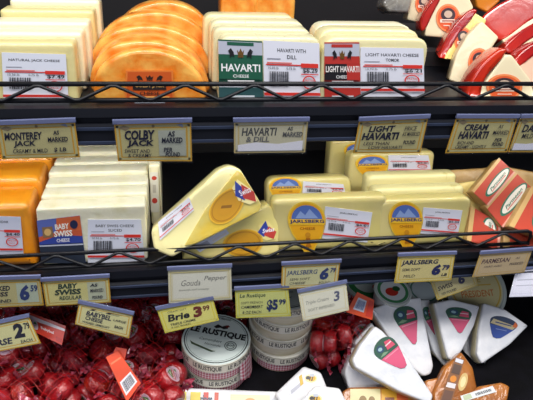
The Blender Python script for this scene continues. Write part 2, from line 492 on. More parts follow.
# colby half moons
def arch(x0, x1, h, skew=0, n=30, p=2.15):
    w = (x1-x0)/2; c = (x0+x1)/2; L = [(x0+.004, 0), (x1-.004, 0)]
    for i in range(n+1):
        a = math.pi*i/n; ca, sa = math.cos(a), math.sin(a)
        L.append((c+w*math.copysign(abs(ca)**(2/p), ca)+skew*sa, .006+(h-.006)*abs(sa)**(2/p)))
    return L
cl = [(93, 207, 50, .617, .018, -.004, 'marbled orange colby jack half moon at the front, crest label on its face'),
      (91, 210, 41, .641, .060, -.006, 'thick marbled orange colby jack half moon directly behind the labelled one'),
      (92, 211, 26, .703, .034, -.003, 'marbled orange colby jack half moon third from the front of its stack'),
      (97, 214, 12, .740, .030, .003, 'marbled orange colby jack half moon fourth from the front of its stack'),
      (112, 215, 2, .773, .034, .006, 'rearmost marbled orange colby jack half moon on the upper shelf')]
for k, (x0, x1, yt, Y, t, sk, lab) in enumerate(cl):
    fr = stand((x0+x1)/2, 95, Y, ZT, 5)
    P = arch(fr.px(x0, 90)[0], fr.px(x1, 90)[0], fr.px((x0+x1)/2, yt)[1], sk)
    c = slab('colby_half_moon', fr, P, t, COLBY, bw=.0045, wob=.001)
    settle(c, ZT)
    tag(c, lab, 'cheese', 'colby jack half moons')
    if k == 0:
        ops = [('r', .04, .04, .96, .96, '#c9561c')]+[(o_[0], *([[(p[0]*1.0, p[1]) for p in o_[1]]] if o_[0] == 'p' else o_[1:-1]), '#2a1a14') for o_ in CREST] + \
              [('r', .16, .50, .84, .70, '#2a2224'), ('t', 'COLBY JACK', .20, .54, .80, .66, '#e9b46a', .02), ('r', .1, .30, .9, .33, '#f0b060'), ('t', 'CHEESE', .3, .36, .7, .46, '#2a1a14', .02),
               ('r', .2, .14, .8, .18, '#c9d0e0')]
        art('brand_label', ops, bilin(quad(fr, (126, 70), (173, 70), (175, 108), (124, 108)), .0012), c, base='#e07a30')

# dill havarti
row = block_row('dill_havarti_package', 'cheese', 'dill havarti packages', 219, 321, 37, .619, ZT, 4, .030, [DILL, DILL, DILL, HAV],
    ['front dill havarti block of its stack, green brand label and white price label',
     'dill havarti block directly behind the green labelled one', 'dill havarti block third from the front, behind the green labelled one',
     'rearmost dill havarti block, behind the green labelled stack'], dx=-.0035, dh=(0, .001, .001, .0), r=.014, lean=5)
o, f = row[0]
GR, RD = '#1f5a44', '#b8332c'
def hav_ops(bg, strip, top, txt):
    return [('r', 0, .78, 1, .98, '#b9bccb'), ('p', [(0, .98), (1, .98), (.9, 1), (.1, 1)], top), ('r', .2, .92, .8, .97, top)] + \
        [(o_[0], *o_[1:]) for o_ in CREST] + [('r', .02, .50, .98, .66, bg), *([('t', txt, .06, .52, .94, .64, '#f3f3f3', .02)] if txt.strip() else []), ('r', 0, .40, .98, .50, strip),
         ('t', 'CHEESE', .32, .425, .68, .475, '#f0f0f0', .01), ('r', .2, .36, .8, .385, '#e8e8e8'), ('r', 0, .27, 1, .30, '#c8ccd8'), ('r', 0, 0, 1, .27, top if bg != GR else '#2f5356'),
         ('r', .2, .10, .8, .14, '#d8dfe6')]
art('brand_label', hav_ops(GR, GR, GR, 'HAVARTI'), bilin(quad(f, (218, 39), (262, 41), (263, 103), (219, 103)), .0012), o, base=GR)
art('price_label', price_art('HAVARTI WITH', 'DILL', '$8.29'), bilin(quad(f, (263, 40), (319, 43), (320, 103), (264, 103)), .0012), o, base='#dfe0ec')

# light havarti
row = block_row('light_havarti_package', 'cheese', 'light havarti packages', 323, 429, 38, .619, ZT, 3, .031, [HAV, HAV, JACKW],
    ['light havarti block at the front of its stack, red brand label and white price label',
     'light havarti block directly behind the red labelled one', 'rearmost light havarti block, behind the red labelled one'], dx=.002, dh=(0, .001, -.002), r=.018, lean=5)
o, f = row[0]
art('brand_label', hav_ops('#1d1a20', '#1d1a20', RD, ' ')+[('r', .62, .40, 1, .66, RD), ('t', 'LIGHT HAVARTI', .03, .53, .97, .63, '#f3ece8', .02)], bilin(quad(f, (324, 42), (359, 42), (360, 103), (324, 103)), .0012), o, base=RD)
art('price_label', price_art('LIGHT HAVARTI CHEESE', 'TOMOR', '$6.21'), bilin(quad(f, (360, 47), (423, 48), (424, 97), (360, 97)), .0012), o, base='#dfe0ec')

# orange wedges lying far back on the upper shelf
for (x0, x1, yt, Y, lab, m) in ((221, 258, -7, .80, 'orange marbled cheese end at the very back behind the dill havarti', COLBY), (256, 296, -6, .80, 'orange marbled cheese piece at the back between the two havarti stacks', COLBY)):
    fr = stand((x0+x1)/2, 4, Y, ZT, 6)
    a0, a1, h = fr.px(x0, 2)[0], fr.px(x1, 2)[0], fr.px((x0+x1)/2, yt)[1]
    b = fr.px(250, 9)[1]
    tag(slab('colby_piece', fr, rnd([(a0, 0), (a1, 0), (a1, h), (a0, h)], .012), .05, m, bw=.006, wob=.001), lab, 'cheese')

# waxed wheel wedges, upper right
def waxed(lab, px, Y, lean, yaw, face, rind, t=.03, label=None, fm=PALE, rm=REDWAX, bw=.002, rot=0, txt='GOUDA', rt=None):
    fr = plane(px[0], px[1], Y, lean, yaw)
    r = slab('waxed_cheese_wedge', fr, rnd(fr.pts(face), .003), t, fm, bw=bw, wob=.0004)
    tag(r, lab, 'cheese')
    if rind:
        slab('wax_rind', fr, smoothpoly(fr.pts(rind), 2), rt or t+.004, rm, bw=.003, parent=r, c0=.0012)
    if label:
        cx, cy, rx, ry = label
        q = quad(fr, (cx-rx, cy-ry), (cx+rx, cy-ry), (cx+rx, cy+ry), (cx-rx, cy+ry))
        ops = [('ring', .5, .5, .49, .49, .12, '#f08a50'), ('e', .5, .62, .30, .24, '#3c2a30'), ('e', .5, .64, .17, .13, '#c9b09a'), ('r', .16, .34, .84, .46, '#f3d9c4'),
               ('r', .24, .38, .76, .42, '#8a1c18'), ('r', .3, .22, .7, .25, '#f6e2d0')]
        art('round_label', ops, bilin(q, .0006), r, base='#dd5a2a', outline=circ())
    return settle(r, ZT if Y < .71 else ZT+.0235)
waxed('pale cheese wedge with orange round label at the back edge of the upper right pile', (424, 8), .80, 12, -10,
      [(412, -8), (433, -10), (437, 4), (425, 24), (407, 20)], None, label=(424, 4, 9, 11))
waxed('gouda wedge with dark red rind and round orange label behind the other red wedges', (448, 15), .76, 14, -12,
      [(436, -6), (466, -9), (474, 8), (447, 38), (425, 36), (427, 18)], [(440, -8), (444, -6), (433, 14), (426, 30), (420, 32), (420, 18), (428, 4)], label=(448, 18, 12, 14))
waxed('yellow gouda wedge with broad red rind curving down its left side', (462, 42), .715, 18, -14,
      [(474, 12), (487, 20), (476, 42), (447, 76), (441, 72), (452, 42)], [(474, 8), (479, 11), (461, 31), (448, 53), (441, 73), (436, 70), (441, 48), (452, 27), (466, 12)], label=(463, 40, 9, 13), fm=YELF)
waxed('rindless pale cheese slab leaning between the yellow gouda wedge and the front red wedge', (476, 52), .685, 20, -14,
      [(482, 21), (499, 37), (488, 54), (464, 86), (449, 80), (456, 55), (467, 36)], None, label=(479, 63, 11, 15), t=.022)
waxed('large glossy red waxed wheel piece at the far upper right', (507, 22), .752, 35, -8,
      [(495, 30), (520, 12), (548, 0), (552, 30), (520, 44), (505, 44)], [(478, 20), (494, 6), (518, -6), (548, -14), (560, -4), (556, 8), (530, 20), (510, 36), (500, 42), (488, 32)], t=.028, rt=.032)
waxed('red rinded pale wedge lying second from the top at the upper right edge', (525, 48), .700, 28, -10,
      [(508, 50), (530, 32), (552, 24), (556, 52), (530, 66), (516, 62)], [(503, 46), (516, 34), (535, 22), (556, 12), (560, 24), (544, 32), (526, 42), (513, 54), (506, 54)], t=.03)
waxed('pale pink wedge with red rind at the right frame edge of the upper shelf', (530, 70), .652, 22, -8,
      [(516, 62), (536, 46), (560, 44), (566, 98), (540, 98), (527, 82)], [(512, 62), (522, 50), (538, 40), (560, 34), (562, 44), (542, 50), (528, 60), (519, 68)], t=.03, fm=mat('pinkish_cheese', '#e2b9a0', .4, coat=.5))
waxed('orange-red rinded gouda wedge with round label at the front of the upper right pile', (497, 82), .630, 14, -6,
      [(505, 55), (512, 55), (531, 80), (533, 112), (476, 112), (481, 88)], [(503, 47), (509, 51), (491, 67), (480, 88), (477, 112), (464, 112), (466, 92), (474, 74), (488, 57)], label=(504, 87, 18, 13), rm=ORWAX)
fr = plane(486, 4, .79, 10, -10)
tag(slab('amber_cheese_wedge', fr, rnd(fr.pts([(474, -8), (503, -8), (500, 2), (487, 13), (477, 8)]), .003), .04, AMBER, wob=.0006), 'amber cheese wedge at the top edge behind the red waxed wheels', 'cheese')
fr = plane(398, 4, .79, 20, 0)
o = tag(slab('film_wrapped_wedge', fr, rnd(fr.pts([(386, -6), (414, -8), (409, 13), (389, 12), (383, 5)]), .003), .03, mat('dull_grey_wrap', '#8d897f', .25, '#6d6a66', ns=30, coat=1, bump=.6, bs=60), wob=.001), 'grey film-wrapped wedge at the top edge above the light havarti', 'cheese')
# a low dark tray carries the waxed pile (its rim shows behind the fence)
wb = [atY(430, 100, .64), atY(560, 100, .64)]
base = wbox('cheese_riser', (atY(424, 95, .70).x, .745, ZT+.0006), (.90, .90, ZT+.022), mat('riser_brown', '#1e1a1c', .6, '#282224', ns=20))
tag(base, 'low dark riser under the red waxed wedges on the upper shelf', 'riser')

# ================================================================== middle shelf
row = block_row('cheddar_block', 'cheese', 'orange cheddar blocks at the left of the middle shelf', -44, 30, 205, .617, ZM, 4, .062, CHED,
    ['front orange cheddar block at the left of the middle shelf, white price label',
     'orange cheddar block directly behind the labelled front one', 'orange cheddar block third from the front at the left edge of the middle shelf',
     'rearmost orange cheddar block at the left edge of the middle shelf'], r=.012, bw=.008, lean=7, dx=.0035, dh=(0, .002, .0, -.002), wob=.002)
o, f = row[0]
art('price_label', price_art('MILD CHEDDAR', '', '$4.40'), bilin(quad(f, (-30, 214), (21, 216), (24, 254), (-28, 254)), .0022), o, base='#cfd2e4')

row = block_row('baby_swiss_package', 'cheese', 'baby swiss packages with white tops', 36, 146, 207, .617, ZM, 7, .0285, SWISS,
    ['front baby swiss package with blue and orange brand label beside a white price label',
     'white baby swiss package second from the front, right behind the labelled one', 'white baby swiss package third from the front of its stack',
     'white baby swiss package fourth from the front of its stack', 'white baby swiss package fifth from the front of its stack',
     'white baby swiss package sixth from the front, under the upper shelf', 'rearmost white baby swiss package, deep under the upper shelf'],
    r=.005, bw=.003, lean=6, dx=.0008, dh=(0, .0005, -.001, .001, .0, .001, 0))
o, f = row[0]
art('brand_label', [('r', 0, .62, 1, 1, '#d4673c'), ('p', [(0, .5), (.4, .62), (.45, 1), (0, 1)], '#5d6cb4'), ('r', 0, .44, 1, .62, '#36489c'), ('p', [(0, .5), (.5, .64), (1, .58), (1, .70), (.5, .72), (0, .62)], '#c85a38'),
    ('r', .10, .60, .34, .84, '#8a6c4c'), ('e', .22, .72, .08, .08, '#d8b070'), ('t', 'BABY', .40, .76, .72, .88, '#f4f0e6', .03), ('t', 'SWISS', .36, .60, .78, .73, '#f4f0e6', .03), ('e', .84, .84, .09, .09, '#22284a'),
    ('t', 'CHEESE', .4, .48, .7, .56, '#e8e6ee', .02), ('r', 0, 0, 1, .44, '#2c3444'), ('r', 0, .40, 1, .43, '#c0c4d4')],
    bilin(quad(f, (37, 220), (80, 215), (86, 262), (42, 262)), .0013), o, base='#44549c')
art('price_label', price_art('BABY SWISS CHEESE', 'SLICED', '$4.70'), bilin(quad(f, (88, 219), (141, 219), (145, 262), (88, 262)), .0013), o, base='#dfe2f0')
fr = stand(155, 200, .700, ZM, 4)
a0, h = fr.px(148.5, 165); a1, _ = fr.px(160, 165)
o = tag(slab('narrow_swiss_package', fr, rnd([(a0, 0), (a1, 0), (a1, h), (a0, h)], .004), .17, JACKW, bw=.003), 'narrow white package standing endwise right of the baby swiss, red dots on its end', 'cheese')
art('end_label', [('e', .5, .86, .32, .05, '#c83c30'), ('e', .5, .30, .34, .07, '#c83c30'), ('r', .3, .5, .7, .7, '#c9c2b4')], bilin(quad(fr, (150, 172), (158, 172), (159, 212), (151, 212)), .0006), o, base='#e6e2d4')

# two big jarlsberg wedges crossing
def gold_label(fr, q, parent):
    ops = [('e', .5, .5, .46, .46, '#c48e18'), ('ring', .5, .5, .42, .42, .06, '#a87412'), ('e', .5, .5, .26, .26, '#c48c18'), ('r', .34, .44, .66, .52, '#8c5e10')]
    return art('gold_medallion_label', ops, bilin(q, .0009), parent, base='#e3b02c', outline=circ())
def blue_logo(fr, q, parent):
    art('logo_label', [('p', [(0, .5), (.5, 1), (.6, .6), (.3, .2)], '#2c3f9c'), ('p', [(.3, .3), (.62, .7), (1, .35), (.8, 0)], '#c23c34'), ('t', 'Swiss', .25, .4, .9, .62, '#f4f0f4', .02, .2)], bilin(q, .0009), parent, base='#e9d98a', outline=[(0, .3), (.4, 0), (.9, 0), (1, .4), (.6, 1), (.1, .8)])
fr = plane(235, 235, .620, 22, 0)
P = fr.pts([(182, 262), (186, 247), (232, 224), (268, 204), (276, 212), (279, 232), (279, 262)])
b0 = (ZM-fr.O.z)/fr.v.z
P = [(p[0], max(p[1], b0+.0008)) for p in P]
o = tag(slab('swiss_wedge', fr, rnd(P, .004), .040, JARL, bw=.003, wob=.0006), 'lower of two yellow film-wrapped cheese wedges, half hidden by the fence, gold medallion showing', 'cheese')
gold_label(fr, quad(fr, (221, 233), (262, 226), (264, 255), (224, 258)), o)
settle(o, ZM)
blue_logo(fr, quad(fr, (256, 222), (275, 219), (277, 238), (259, 242)), o)
art('price_label', [('r', .05, .2, .4, .8, '#9a9db0'), ('r', .5, .2, .95, .5, '#c8c4c8')], bilin(quad(fr, (192, 246), (226, 229), (229, 233), (200, 252)), .0009), o, base='#c7ccde')
fr2 = Fr(fr.O+fr.n*.0015, fr.n).shift()
fr2 = plane(215, 215, .612, 24, 0)
P = fr2.pts([(154, 250), (151, 231), (219, 170), (230, 166), (240, 169), (262, 205), (260, 212), (196, 244), (172, 258)])
b0 = (ZM-fr2.O.z)/fr2.v.z
P = [(p[0], max(p[1], b0+.0008)) for p in P]
o = tag(slab('swiss_wedge', fr2, rnd(P, .005), .043, JARLP, bw=.004, wob=.0006), 'upper of two yellow film-wrapped cheese wedges, point down left, resting on the other wedge', 'cheese'); settle(o, ZM)
ff = [(238, 170), (243, 172), (262, 205), (260, 211), (197, 243), (190, 220), (222, 182)]
slab('printed_film', fr2, rnd(fr2.pts([(237, 170), (241, 172), (261, 205), (259, 211), (196, 243), (184, 246), (206, 208)]), .003), .002, mat('yellow_film', '#cdbf70', .3, '#d8b840', ns=20, coat=.8, bump=.2, bs=40), bw=.0005, parent=o, c0=.0016)
art('gold_medallion_label', [('e', .5, .5, .46, .46, '#c48e18'), ('ring', .5, .5, .42, .42, .06, '#a87412'), ('e', .5, .5, .26, .26, '#c48c18'), ('r', .34, .44, .66, .52, '#8c5e10')],
    bilin([fr2.px(203, 224), fr2.px(236, 224), fr2.px(250, 184), fr2.px(217, 190)], .0022), o, base='#e3b02c', outline=circ())
art('logo_label', [('p', [(0, .5), (.45, 1), (.6, .6), (.3, .2)], '#2c3f9c'), ('p', [(.3, .3), (.62, .8), (1, .35), (.8, 0)], '#c23c34'), ('t', 'Swiss', .25, .4, .9, .62, '#f4f0f4', .02, .2)],
    bilin(quad(fr2, (227, 184), (244, 176), (259, 200), (243, 207)), .0024), o, base='#f0e2a0', outline=[(0, .3), (.4, 0), (.9, 0), (1, .4), (.6, 1), (.1, .8)])
art('price_label', price_art('SWISS CHEESE', '', '$5.51'), bilin([fr2.px(160, 240), fr2.px(194, 210), fr2.px(189, 197), fr2.px(158, 222)], .0012), o, base='#e6e6ee')

# jarlsberg blocks, middle
def jblock(lab, xl, xr, yt, Y, t, jl=None, pl=None, lean=12, m=JARL, r=.010, price='$6.01', dz=0, grp='jarlsberg blocks in film'):
    fr = stand((xl+xr)/2, yt+30, Y, ZM+dz, lean)
    a0 = fr.px(xl, yt+15)[0]; a1 = fr.px(xr, yt+15)[0]; h = fr.px((xl+xr)/2, yt)[1]
    V, F = slab_geo(rnd([(a0, 0), (a1, 0), (a1, h), (a0, h)], [.004, .004, r, r]), t, .0065, wob=.0008, ws=30, dome=.0006)
    V = [(v[0], max(v[1], .0004), v[2]) for v in V]
    o = link('jarlsberg_block', V, F, m, None, smooth=R(40), M=fr.M()); settle(o, ZM); tag(o, lab, 'cheese', grp)
    if jl: jarl_label('brand_label', fr, [(p[0], p[1]) for p in quad(fr, *jl)], o).data.transform(Matrix.Translation((0, 0, .0009)))
    if pl: art('price_label', price_art('JARLSBERG', '', price), bilin(quad(fr, *pl), .0012), o, base='#dfe0ec')
    return o
jblock('front yellow jarlsberg block in the middle group, shield label left and price label right', 272, 386, 198, .618, .026,
       ((286, 201), (325, 201), (327, 252), (290, 252)), ((325, 206), (372, 212), (367, 242), (322, 238)), lean=10)
jblock('second yellow jarlsberg block, behind the front one of the middle group', 267, 352, 177, .690, .034,
       ((268, 177), (302, 176), (302, 205), (270, 205)), ((303, 181), (343, 184), (346, 196), (302, 196)), lean=20, r=.016)
# right group
jblock('front jarlsberg block of the right group, shield label left and price label right', 379, 470, 199, .618, .026,
       ((387, 201), (422, 201), (424, 248), (390, 248)), ((423, 207), (462, 210), (457, 236), (420, 233)), lean=9, r=.014, price='$5.34')
jblock('pale-topped jarlsberg block second from the front of the right group', 372, 463, 188, .650, .024, lean=9, m=JARLP)
jblock('pale-topped jarlsberg block third from the front of the right group', 366, 455, 175, .684, .026, lean=9, m=JARLP)
jblock('labelled jarlsberg block fourth from the front of the right group, under a tag', 349, 434, 152, .745, .030,
       ((354, 155), (388, 154), (389, 180), (357, 181)), ((388, 155), (428, 155), (431, 172), (388, 172)), lean=14, r=.012)
jblock('rearmost jarlsberg block of the right group, deep in shadow under the upper shelf', 330, 400, 139, .795, .034,
       ((343, 142), (372, 142), (372, 165), (345, 166)), None, lean=10)

# parmesan packs, right
fr = plane(478, 180, .72, 40, 0)
o = tag(slab('parmesan_wedge', fr, rnd(fr.pts([(448, 170), (505, 166), (560, 176), (566, 212), (500, 222), (458, 208)]), .006), .045, TAN, bw=.004, wob=.001), 'large tan parmesan wedge lying behind the red-labelled parmesan packs', 'cheese'); settle(o, ZM)
fr = plane(468, 208, .66, 35, 0)
o = tag(slab('parmesan_wedge', fr, rnd(fr.pts([(455, 184), (478, 180), (488, 200), (474, 232), (462, 226)]), .004), .03, YELF, bw=.003, wob=.001), 'small yellow parmesan wedge standing between the jarlsberg and the red-labelled packs', 'cheese'); settle(o, ZM)
REDF = mat('red_printed_film', '#c2402c', .3, '#d0583a', ns=14, coat=.8, bump=.3, bs=45)
def parm(lab, px, Y, lean, q, oval, t=.018, rot=0):
    fr = plane(px[0], px[1], Y, lean, 0)
    o = tag(slab('parmesan_pack', fr, rnd(fr.pts(q), .004), t, TAN, bw=.005, wob=.0012, dome=.001), lab, 'cheese', 'red labelled parmesan packs')
    art('printed_film', [('r', .0, .86, 1, 1, '#c9a468'), ('e', .56, .34, .43, .25, '#2c6a52'), ('e', .57, .34, .38, .19, '#e2dccf'), ('t', 'Parmesan', .30, .30, .84, .42, '#2c6a52', .02, .3), ('r', .3, .25, .8, .28, '#c84030'), ('r', 0, 0, 1, .08, '#d89a86')],
        bilin(fr.pts([q[2], q[1], q[0], q[3]]), .0018), o, base='#b8402a', outline=rnd(RECT, .06))
    settle(o, ZM)
parm('red-labelled parmesan pack topmost of the pile, tilted with its top at the upper right', (492, 182), .660, 42, [(498, 158), (514, 173), (487, 206), (471, 191)],
     [(488, 187), (502, 169), (508, 175), (493, 194)])
parm('red-labelled parmesan pack just right of the topmost one, same tilt', (505, 198), .645, 42, [(514, 172), (532, 189), (502, 228), (484, 206)],
     [(497, 205), (518, 184), (526, 192), (505, 214)])
parm('red-labelled parmesan pack at the right frame edge with a large pale oval', (525, 205), .626, 42, [(531, 186), (560, 200), (545, 240), (508, 226)],
     [(520, 214), (540, 195), (556, 208), (532, 228)])
parm('front red-labelled parmesan pack lying low behind the fence end', (490, 228), .622, 40, [(470, 206), (500, 224), (498, 252), (466, 240)],
     [(472, 222), (490, 222), (492, 242), (474, 240)])
parm('red-labelled parmesan pack low at the right frame edge behind the fence', (520, 236), .618, 40, [(503, 226), (545, 238), (545, 262), (500, 254)],
     [(508, 232), (530, 236), (530, 252), (508, 250)])

# ================================================================== price tags
YEL, CARD, INK = '#c99a26', '#bbb37c', '#12132a'
def price_tag(lab, corners, Y, lean, ops, base=YEL, card=CARD, yaw=0, hold=CLEAR, header=True, hz=2.2):
    tl, tr, br, bl = corners
    cx, cy = (tl[0]+tr[0])/2, (tl[1]+tr[1])/2
    fr = plane(cx, cy, Y, lean, yaw)
    q = quad(fr, tl, tr, br, bl)
    h = tag(empty('price_tag', fr.M()), lab, 'price tag')
    c = Vector((sum(p[0] for p in q)/4, sum(p[1] for p in q)/4))
    big = []
    for i, p in enumerate(q):
        d = Vector(p)-c; big.append(tuple(c+d*1.0+Vector((math.copysign(.0012, d.x), math.copysign(.0012, d.y)))))
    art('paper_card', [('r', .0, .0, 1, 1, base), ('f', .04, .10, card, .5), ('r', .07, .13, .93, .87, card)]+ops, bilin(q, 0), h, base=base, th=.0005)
    slab('plastic_holder', fr, big, .0008, hold, bw=.0002, parent=h, c0=.0031)
    # the hook that carries the tag
    top = (Vector(q[2])+Vector(q[3]))/2; w0 = fr.O+fr.u*top.x+fr.v*top.y
    zt = (ZT if w0.z > 1.05 else ZM)
    Mi = fr.M().inverted()
    lipz = zt-.0355
    if w0.z > lipz-.004: tgt = Vector((w0.x, .5862, w0.z-.003))
    else: tgt = Vector((w0.x, .5862, lipz+.002))
    st = w0-fr.v*.004-fr.n*.0002
    link('hook', *tube_geo([Mi @ st, Mi @ (st*.5+tgt*.5), Mi @ tgt], .0012, 6), CLEAR, h, smooth=True)
    if header:
        up = Vector(q[3])-Vector(q[0]); k = up/up.length
        bl_, br_ = Vector(big[3]), Vector(big[2])
        hs = [tuple(bl_-k*.0005), tuple(br_-k*.0005), tuple(br_+k*.0045), tuple(bl_+k*.0045)]
        slab('header_strip', fr, hs, .0032, HEADST, bw=.0003, parent=h, c0=.0031)
    return h
def T(s, u0, v0, u1, v1, c=INK, b=.03, sh=.15, rise=0): return ('t', s, u0, v0, u1, v1, c, b, sh, rise)
GREYB = ('r', .60, .18, .92, .84, '#b3b4a4')
HOLES = [('e', .5, .93, .02, .04, '#7a6a4a'), ('p', [(.05, .9), (.12, .97), (.2, .9), (.14, .82)], '#8a7a5a'), ('p', [(.8, .95), (.88, .98), (.9, .88)], '#7d8aa0')]
price_tag('monterey jack tag hanging from the upper shelf, leftmost of its row', [(-4, 125), (75, 122), (80, 157), (2, 159)], .581, 0,
    HOLES+[T('MONTEREY', .08, .56, .56, .78), T('JACK', .18, .34, .46, .54), T('AS', .70, .68, .78, .80), T('MARKED', .62, .48, .88, .62, sh=.1), T('CREAMY & MILD', .16, .18, .6, .30, b=.01), T('$ LB', .68, .18, .84, .32)])
price_tag('colby jack tag hanging from the upper shelf below the orange half moons', [(114, 124), (191, 122), (192, 161), (118, 161)], .581, 0,
    HOLES+[('r', .56, .16, .92, .82, '#a9ad9c'), T('COLBY', .12, .58, .52, .84, b=.045), T('JACK', .14, .38, .50, .58, b=.045), T('SWEET AND', .10, .24, .44, .34, b=.01), T('& CREAMY', .14, .12, .46, .22, b=.01),
     T('AS', .68, .66, .78, .80), T('MARKED', .60, .50, .88, .64), T('PER', .62, .26, .74, .38), T('POUND', .64, .14, .84, .26)])
price_tag('havarti dill tag hanging from the upper shelf, lower half covered by painted glare', [(234, 122), (308, 121), (305, 152), (234, 153)], .581, 0,
    [T('HAVARTI', .10, .56, .58, .82, '#4a4a48', .03), T('& DILL', .16, .36, .48, .54, '#6a6a66'), T('AS', .72, .72, .80, .84, '#4a4a48'), T('MARKED', .66, .52, .94, .68, '#5a5a58'), ('p', [(.05, .08), (.95, .08), (.95, .40), (.6, .30), (.3, .36), (.05, .28)], '#e4e4ea')], card='#c4bfa0', base='#c2ae74')  # near-white polygon is glare painted on the card
price_tag('light havarti tag hanging from the upper shelf below the red labelled block', [(359, 121), (428, 118), (420, 153), (353, 153)], .581, 0,
    HOLES+[T('LIGHT', .16, .66, .54, .84, b=.035), T('HAVARTI', .08, .42, .62, .64, b=.045), T('LESS THAN', .12, .26, .5, .36, b=.01), T('LOW HAVARTI', .2, .14, .7, .24, b=.01), T('PRICE', .68, .68, .86, .80, b=.01), T('AS MARKED', .66, .52, .92, .64, b=.01), T('POUND', .7, .28, .88, .40)])
price_tag('cream havarti tag hanging from the upper shelf below the red waxed wedges', [(456, 118), (517, 118), (507, 152), (445, 153)], .581, 0,
    HOLES+[T('CREAM', .18, .66, .56, .84, b=.035), T('HAVARTI', .12, .42, .60, .64, b=.045), T('RICH AND', .14, .26, .40, .36, b=.01), T('CREAMY - LIGHTLY', .12, .14, .62, .24, b=.01), T('AS', .72, .72, .80, .82, b=.01), T('MARKED', .66, .54, .92, .66, b=.01), T('PER', .72, .34, .84, .44), T('POUND', .7, .2, .88, .32)])
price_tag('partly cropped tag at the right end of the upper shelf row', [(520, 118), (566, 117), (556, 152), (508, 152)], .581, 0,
    HOLES+[T('DAN', .12, .60, .5, .82), T('MILD', .16, .42, .4, .56, b=.01), ('p', [(.05, .08), (.95, .08), (.95, .36), (.3, .26), (.05, .28)], '#e0e0ea')])  # pale lower polygon paints in a patch of glare
# middle row
price_tag('cut-off tag reading 6.59 at the left edge of the middle shelf', [(-22, 280), (40, 278), (44, 305), (-20, 308)], .579, 6,
    [('r', .60, .14, .94, .86, '#b4bfa6'), T('SMOKED', .1, .6, .5, .78), T('SWISS', .1, .4, .46, .56), T('6', .64, .22, .80, .80, '#2a3a6c', .05), T('59', .82, .54, .94, .78, '#2a3a6c', .03), T('POUND', .1, .18, .5, .3, b=.01)])
price_tag('baby swiss tag hanging from the middle shelf on the left', [(42, 281), (109, 277), (111, 302), (46, 306)], .579, 6,
    [('r', .66, .14, .94, .86, '#bdc2a4'), T('BABY', .22, .66, .52, .86, '#2e4030', .045), T('SWISS', .16, .42, .56, .64, '#2e4030', .045), T('REGULAR', .22, .22, .56, .38, '#3e5040', .02), T('AS', .70, .68, .82, .80), T('MARKED', .70, .46, .90, .60, b=.01), T('POUND', .72, .2, .88, .32)], card='#d2cb84')
price_tag('tag reading 2.79 tilted at the left edge above the red waxed cheeses', [(-24, 329), (29, 317), (41, 343), (-20, 355)], .566, 22,
    [T('2', .62, .34, .82, .88, '#1c1c2c', .06), T('79', .84, .60, .95, .84, '#1c1c2c', .03), T('GARSE', .08, .2, .58, .44, '#2a2a40', .035), T('EACH', .7, .14, .9, .26, b=.01)], card='#cdc990')
price_tag('small tilted tag hanging in front of the red cheeses below the baby swiss tag', [(79, 303), (133, 315), (129, 338), (75, 324)], .570, 18,
    [T('LE', .2, .80, .8, .88, b=.01), T('BABYBEL', .16, .54, .62, .76, '#2e3040', .035), T('CHEESE', .16, .34, .48, .52, '#2e3040', .03), T('WAXED SEMISOFT', .12, .18, .62, .28, b=.01), T('LARGE', .66, .58, .90, .68, b=.01), T('EACH', .70, .3, .86, .42)], card='#cfcb92')
price_tag('pale tag with painted glare hanging at the centre of the middle shelf', [(168, 270), (231, 267), (232, 299), (169, 303)], .579, 10,
    [T('Gouda', .2, .50, .50, .68, '#6f6f66', .0, .3), T('Pepper', .56, .60, .92, .78, '#6f6f66', .0, .3), T('smooth and creamy', .16, .34, .64, .42, '#8a8a7c', 0, .2), ('f', .06, .09, '#d5c98a', .5)], card='#dcdbc8', base='#d8d2b0')  # card and lettering paled to paint in glare
price_tag('yellow brie tag with 3.99 tilted above the round brie boxes', [(157, 310), (213, 299), (219, 320), (165, 333)], .570, 18,
    [T('CREAMY SOFT', .16, .78, .5, .86, b=.0), T('Brie', .12, .42, .52, .72, '#1c1c24', .035, .2), T('3', .58, .36, .76, .84, '#6a2a1c', .06), T('99', .78, .56, .90, .80, '#6a2a1c', .03), T('TRIPLE CREME', .14, .24, .6, .34, b=.01), T('8 OZ WHEEL', .14, .14, .5, .2, b=.0)], card='#d9d476', base='#d8c83c')
price_tag('yellow le rustique tag with 5.99 above the right stack of boxes', [(235, 290), (288, 287), (291, 316), (236, 318)], .576, 12,
    [T('Le Rustique', .08, .68, .56, .86, '#3c4c30', .02, .2), T('SOFT FRENCH', .1, .5, .5, .58, b=.0), T('CAMEMBERT', .1, .34, .5, .44, b=.01), T('$5', .56, .2, .78, .62, '#1e2c5c', .05), T('99', .80, .42, .93, .62, '#1e2c5c', .03), T('8 OZ EACH', .12, .16, .46, .26, b=.0)], card='#cbcf7c', base='#cfc648')
price_tag('jarlsberg tag with 6 hanging from the middle shelf, below the middle jarlsberg blocks', [(282, 265), (340, 262), (337, 286), (281, 289)], .579, 8,
    [T('JARLSBERG', .08, .52, .62, .76, '#2c4470', .02), T('SEMI SOFT', .14, .34, .5, .44, b=.0), T('CHEESE', .14, .18, .42, .28, b=.0), T('6', .66, .32, .82, .82, '#2a3a6c', .05), T('79', .84, .60, .94, .8, '#2a3a6c', .03), T('POUND', .66, .14, .86, .26, b=.0)], card='#cdca96')
price_tag('pale tag with painted glare tilted below the middle jarlsberg tag', [(298, 293), (346, 283), (349, 310), (303, 321)], .570, 20,
    [T('Triple Cream', .12, .50, .60, .66, '#77776c', .0, .3), T('3', .70, .44, .84, .80, '#5c6074', .03), T('SOFT RIPENED', .14, .28, .7, .38, '#8a8a7c', 0)], card='#dedcc6', base='#dcd2a4')  # glare is put into the light card and faint lettering colours
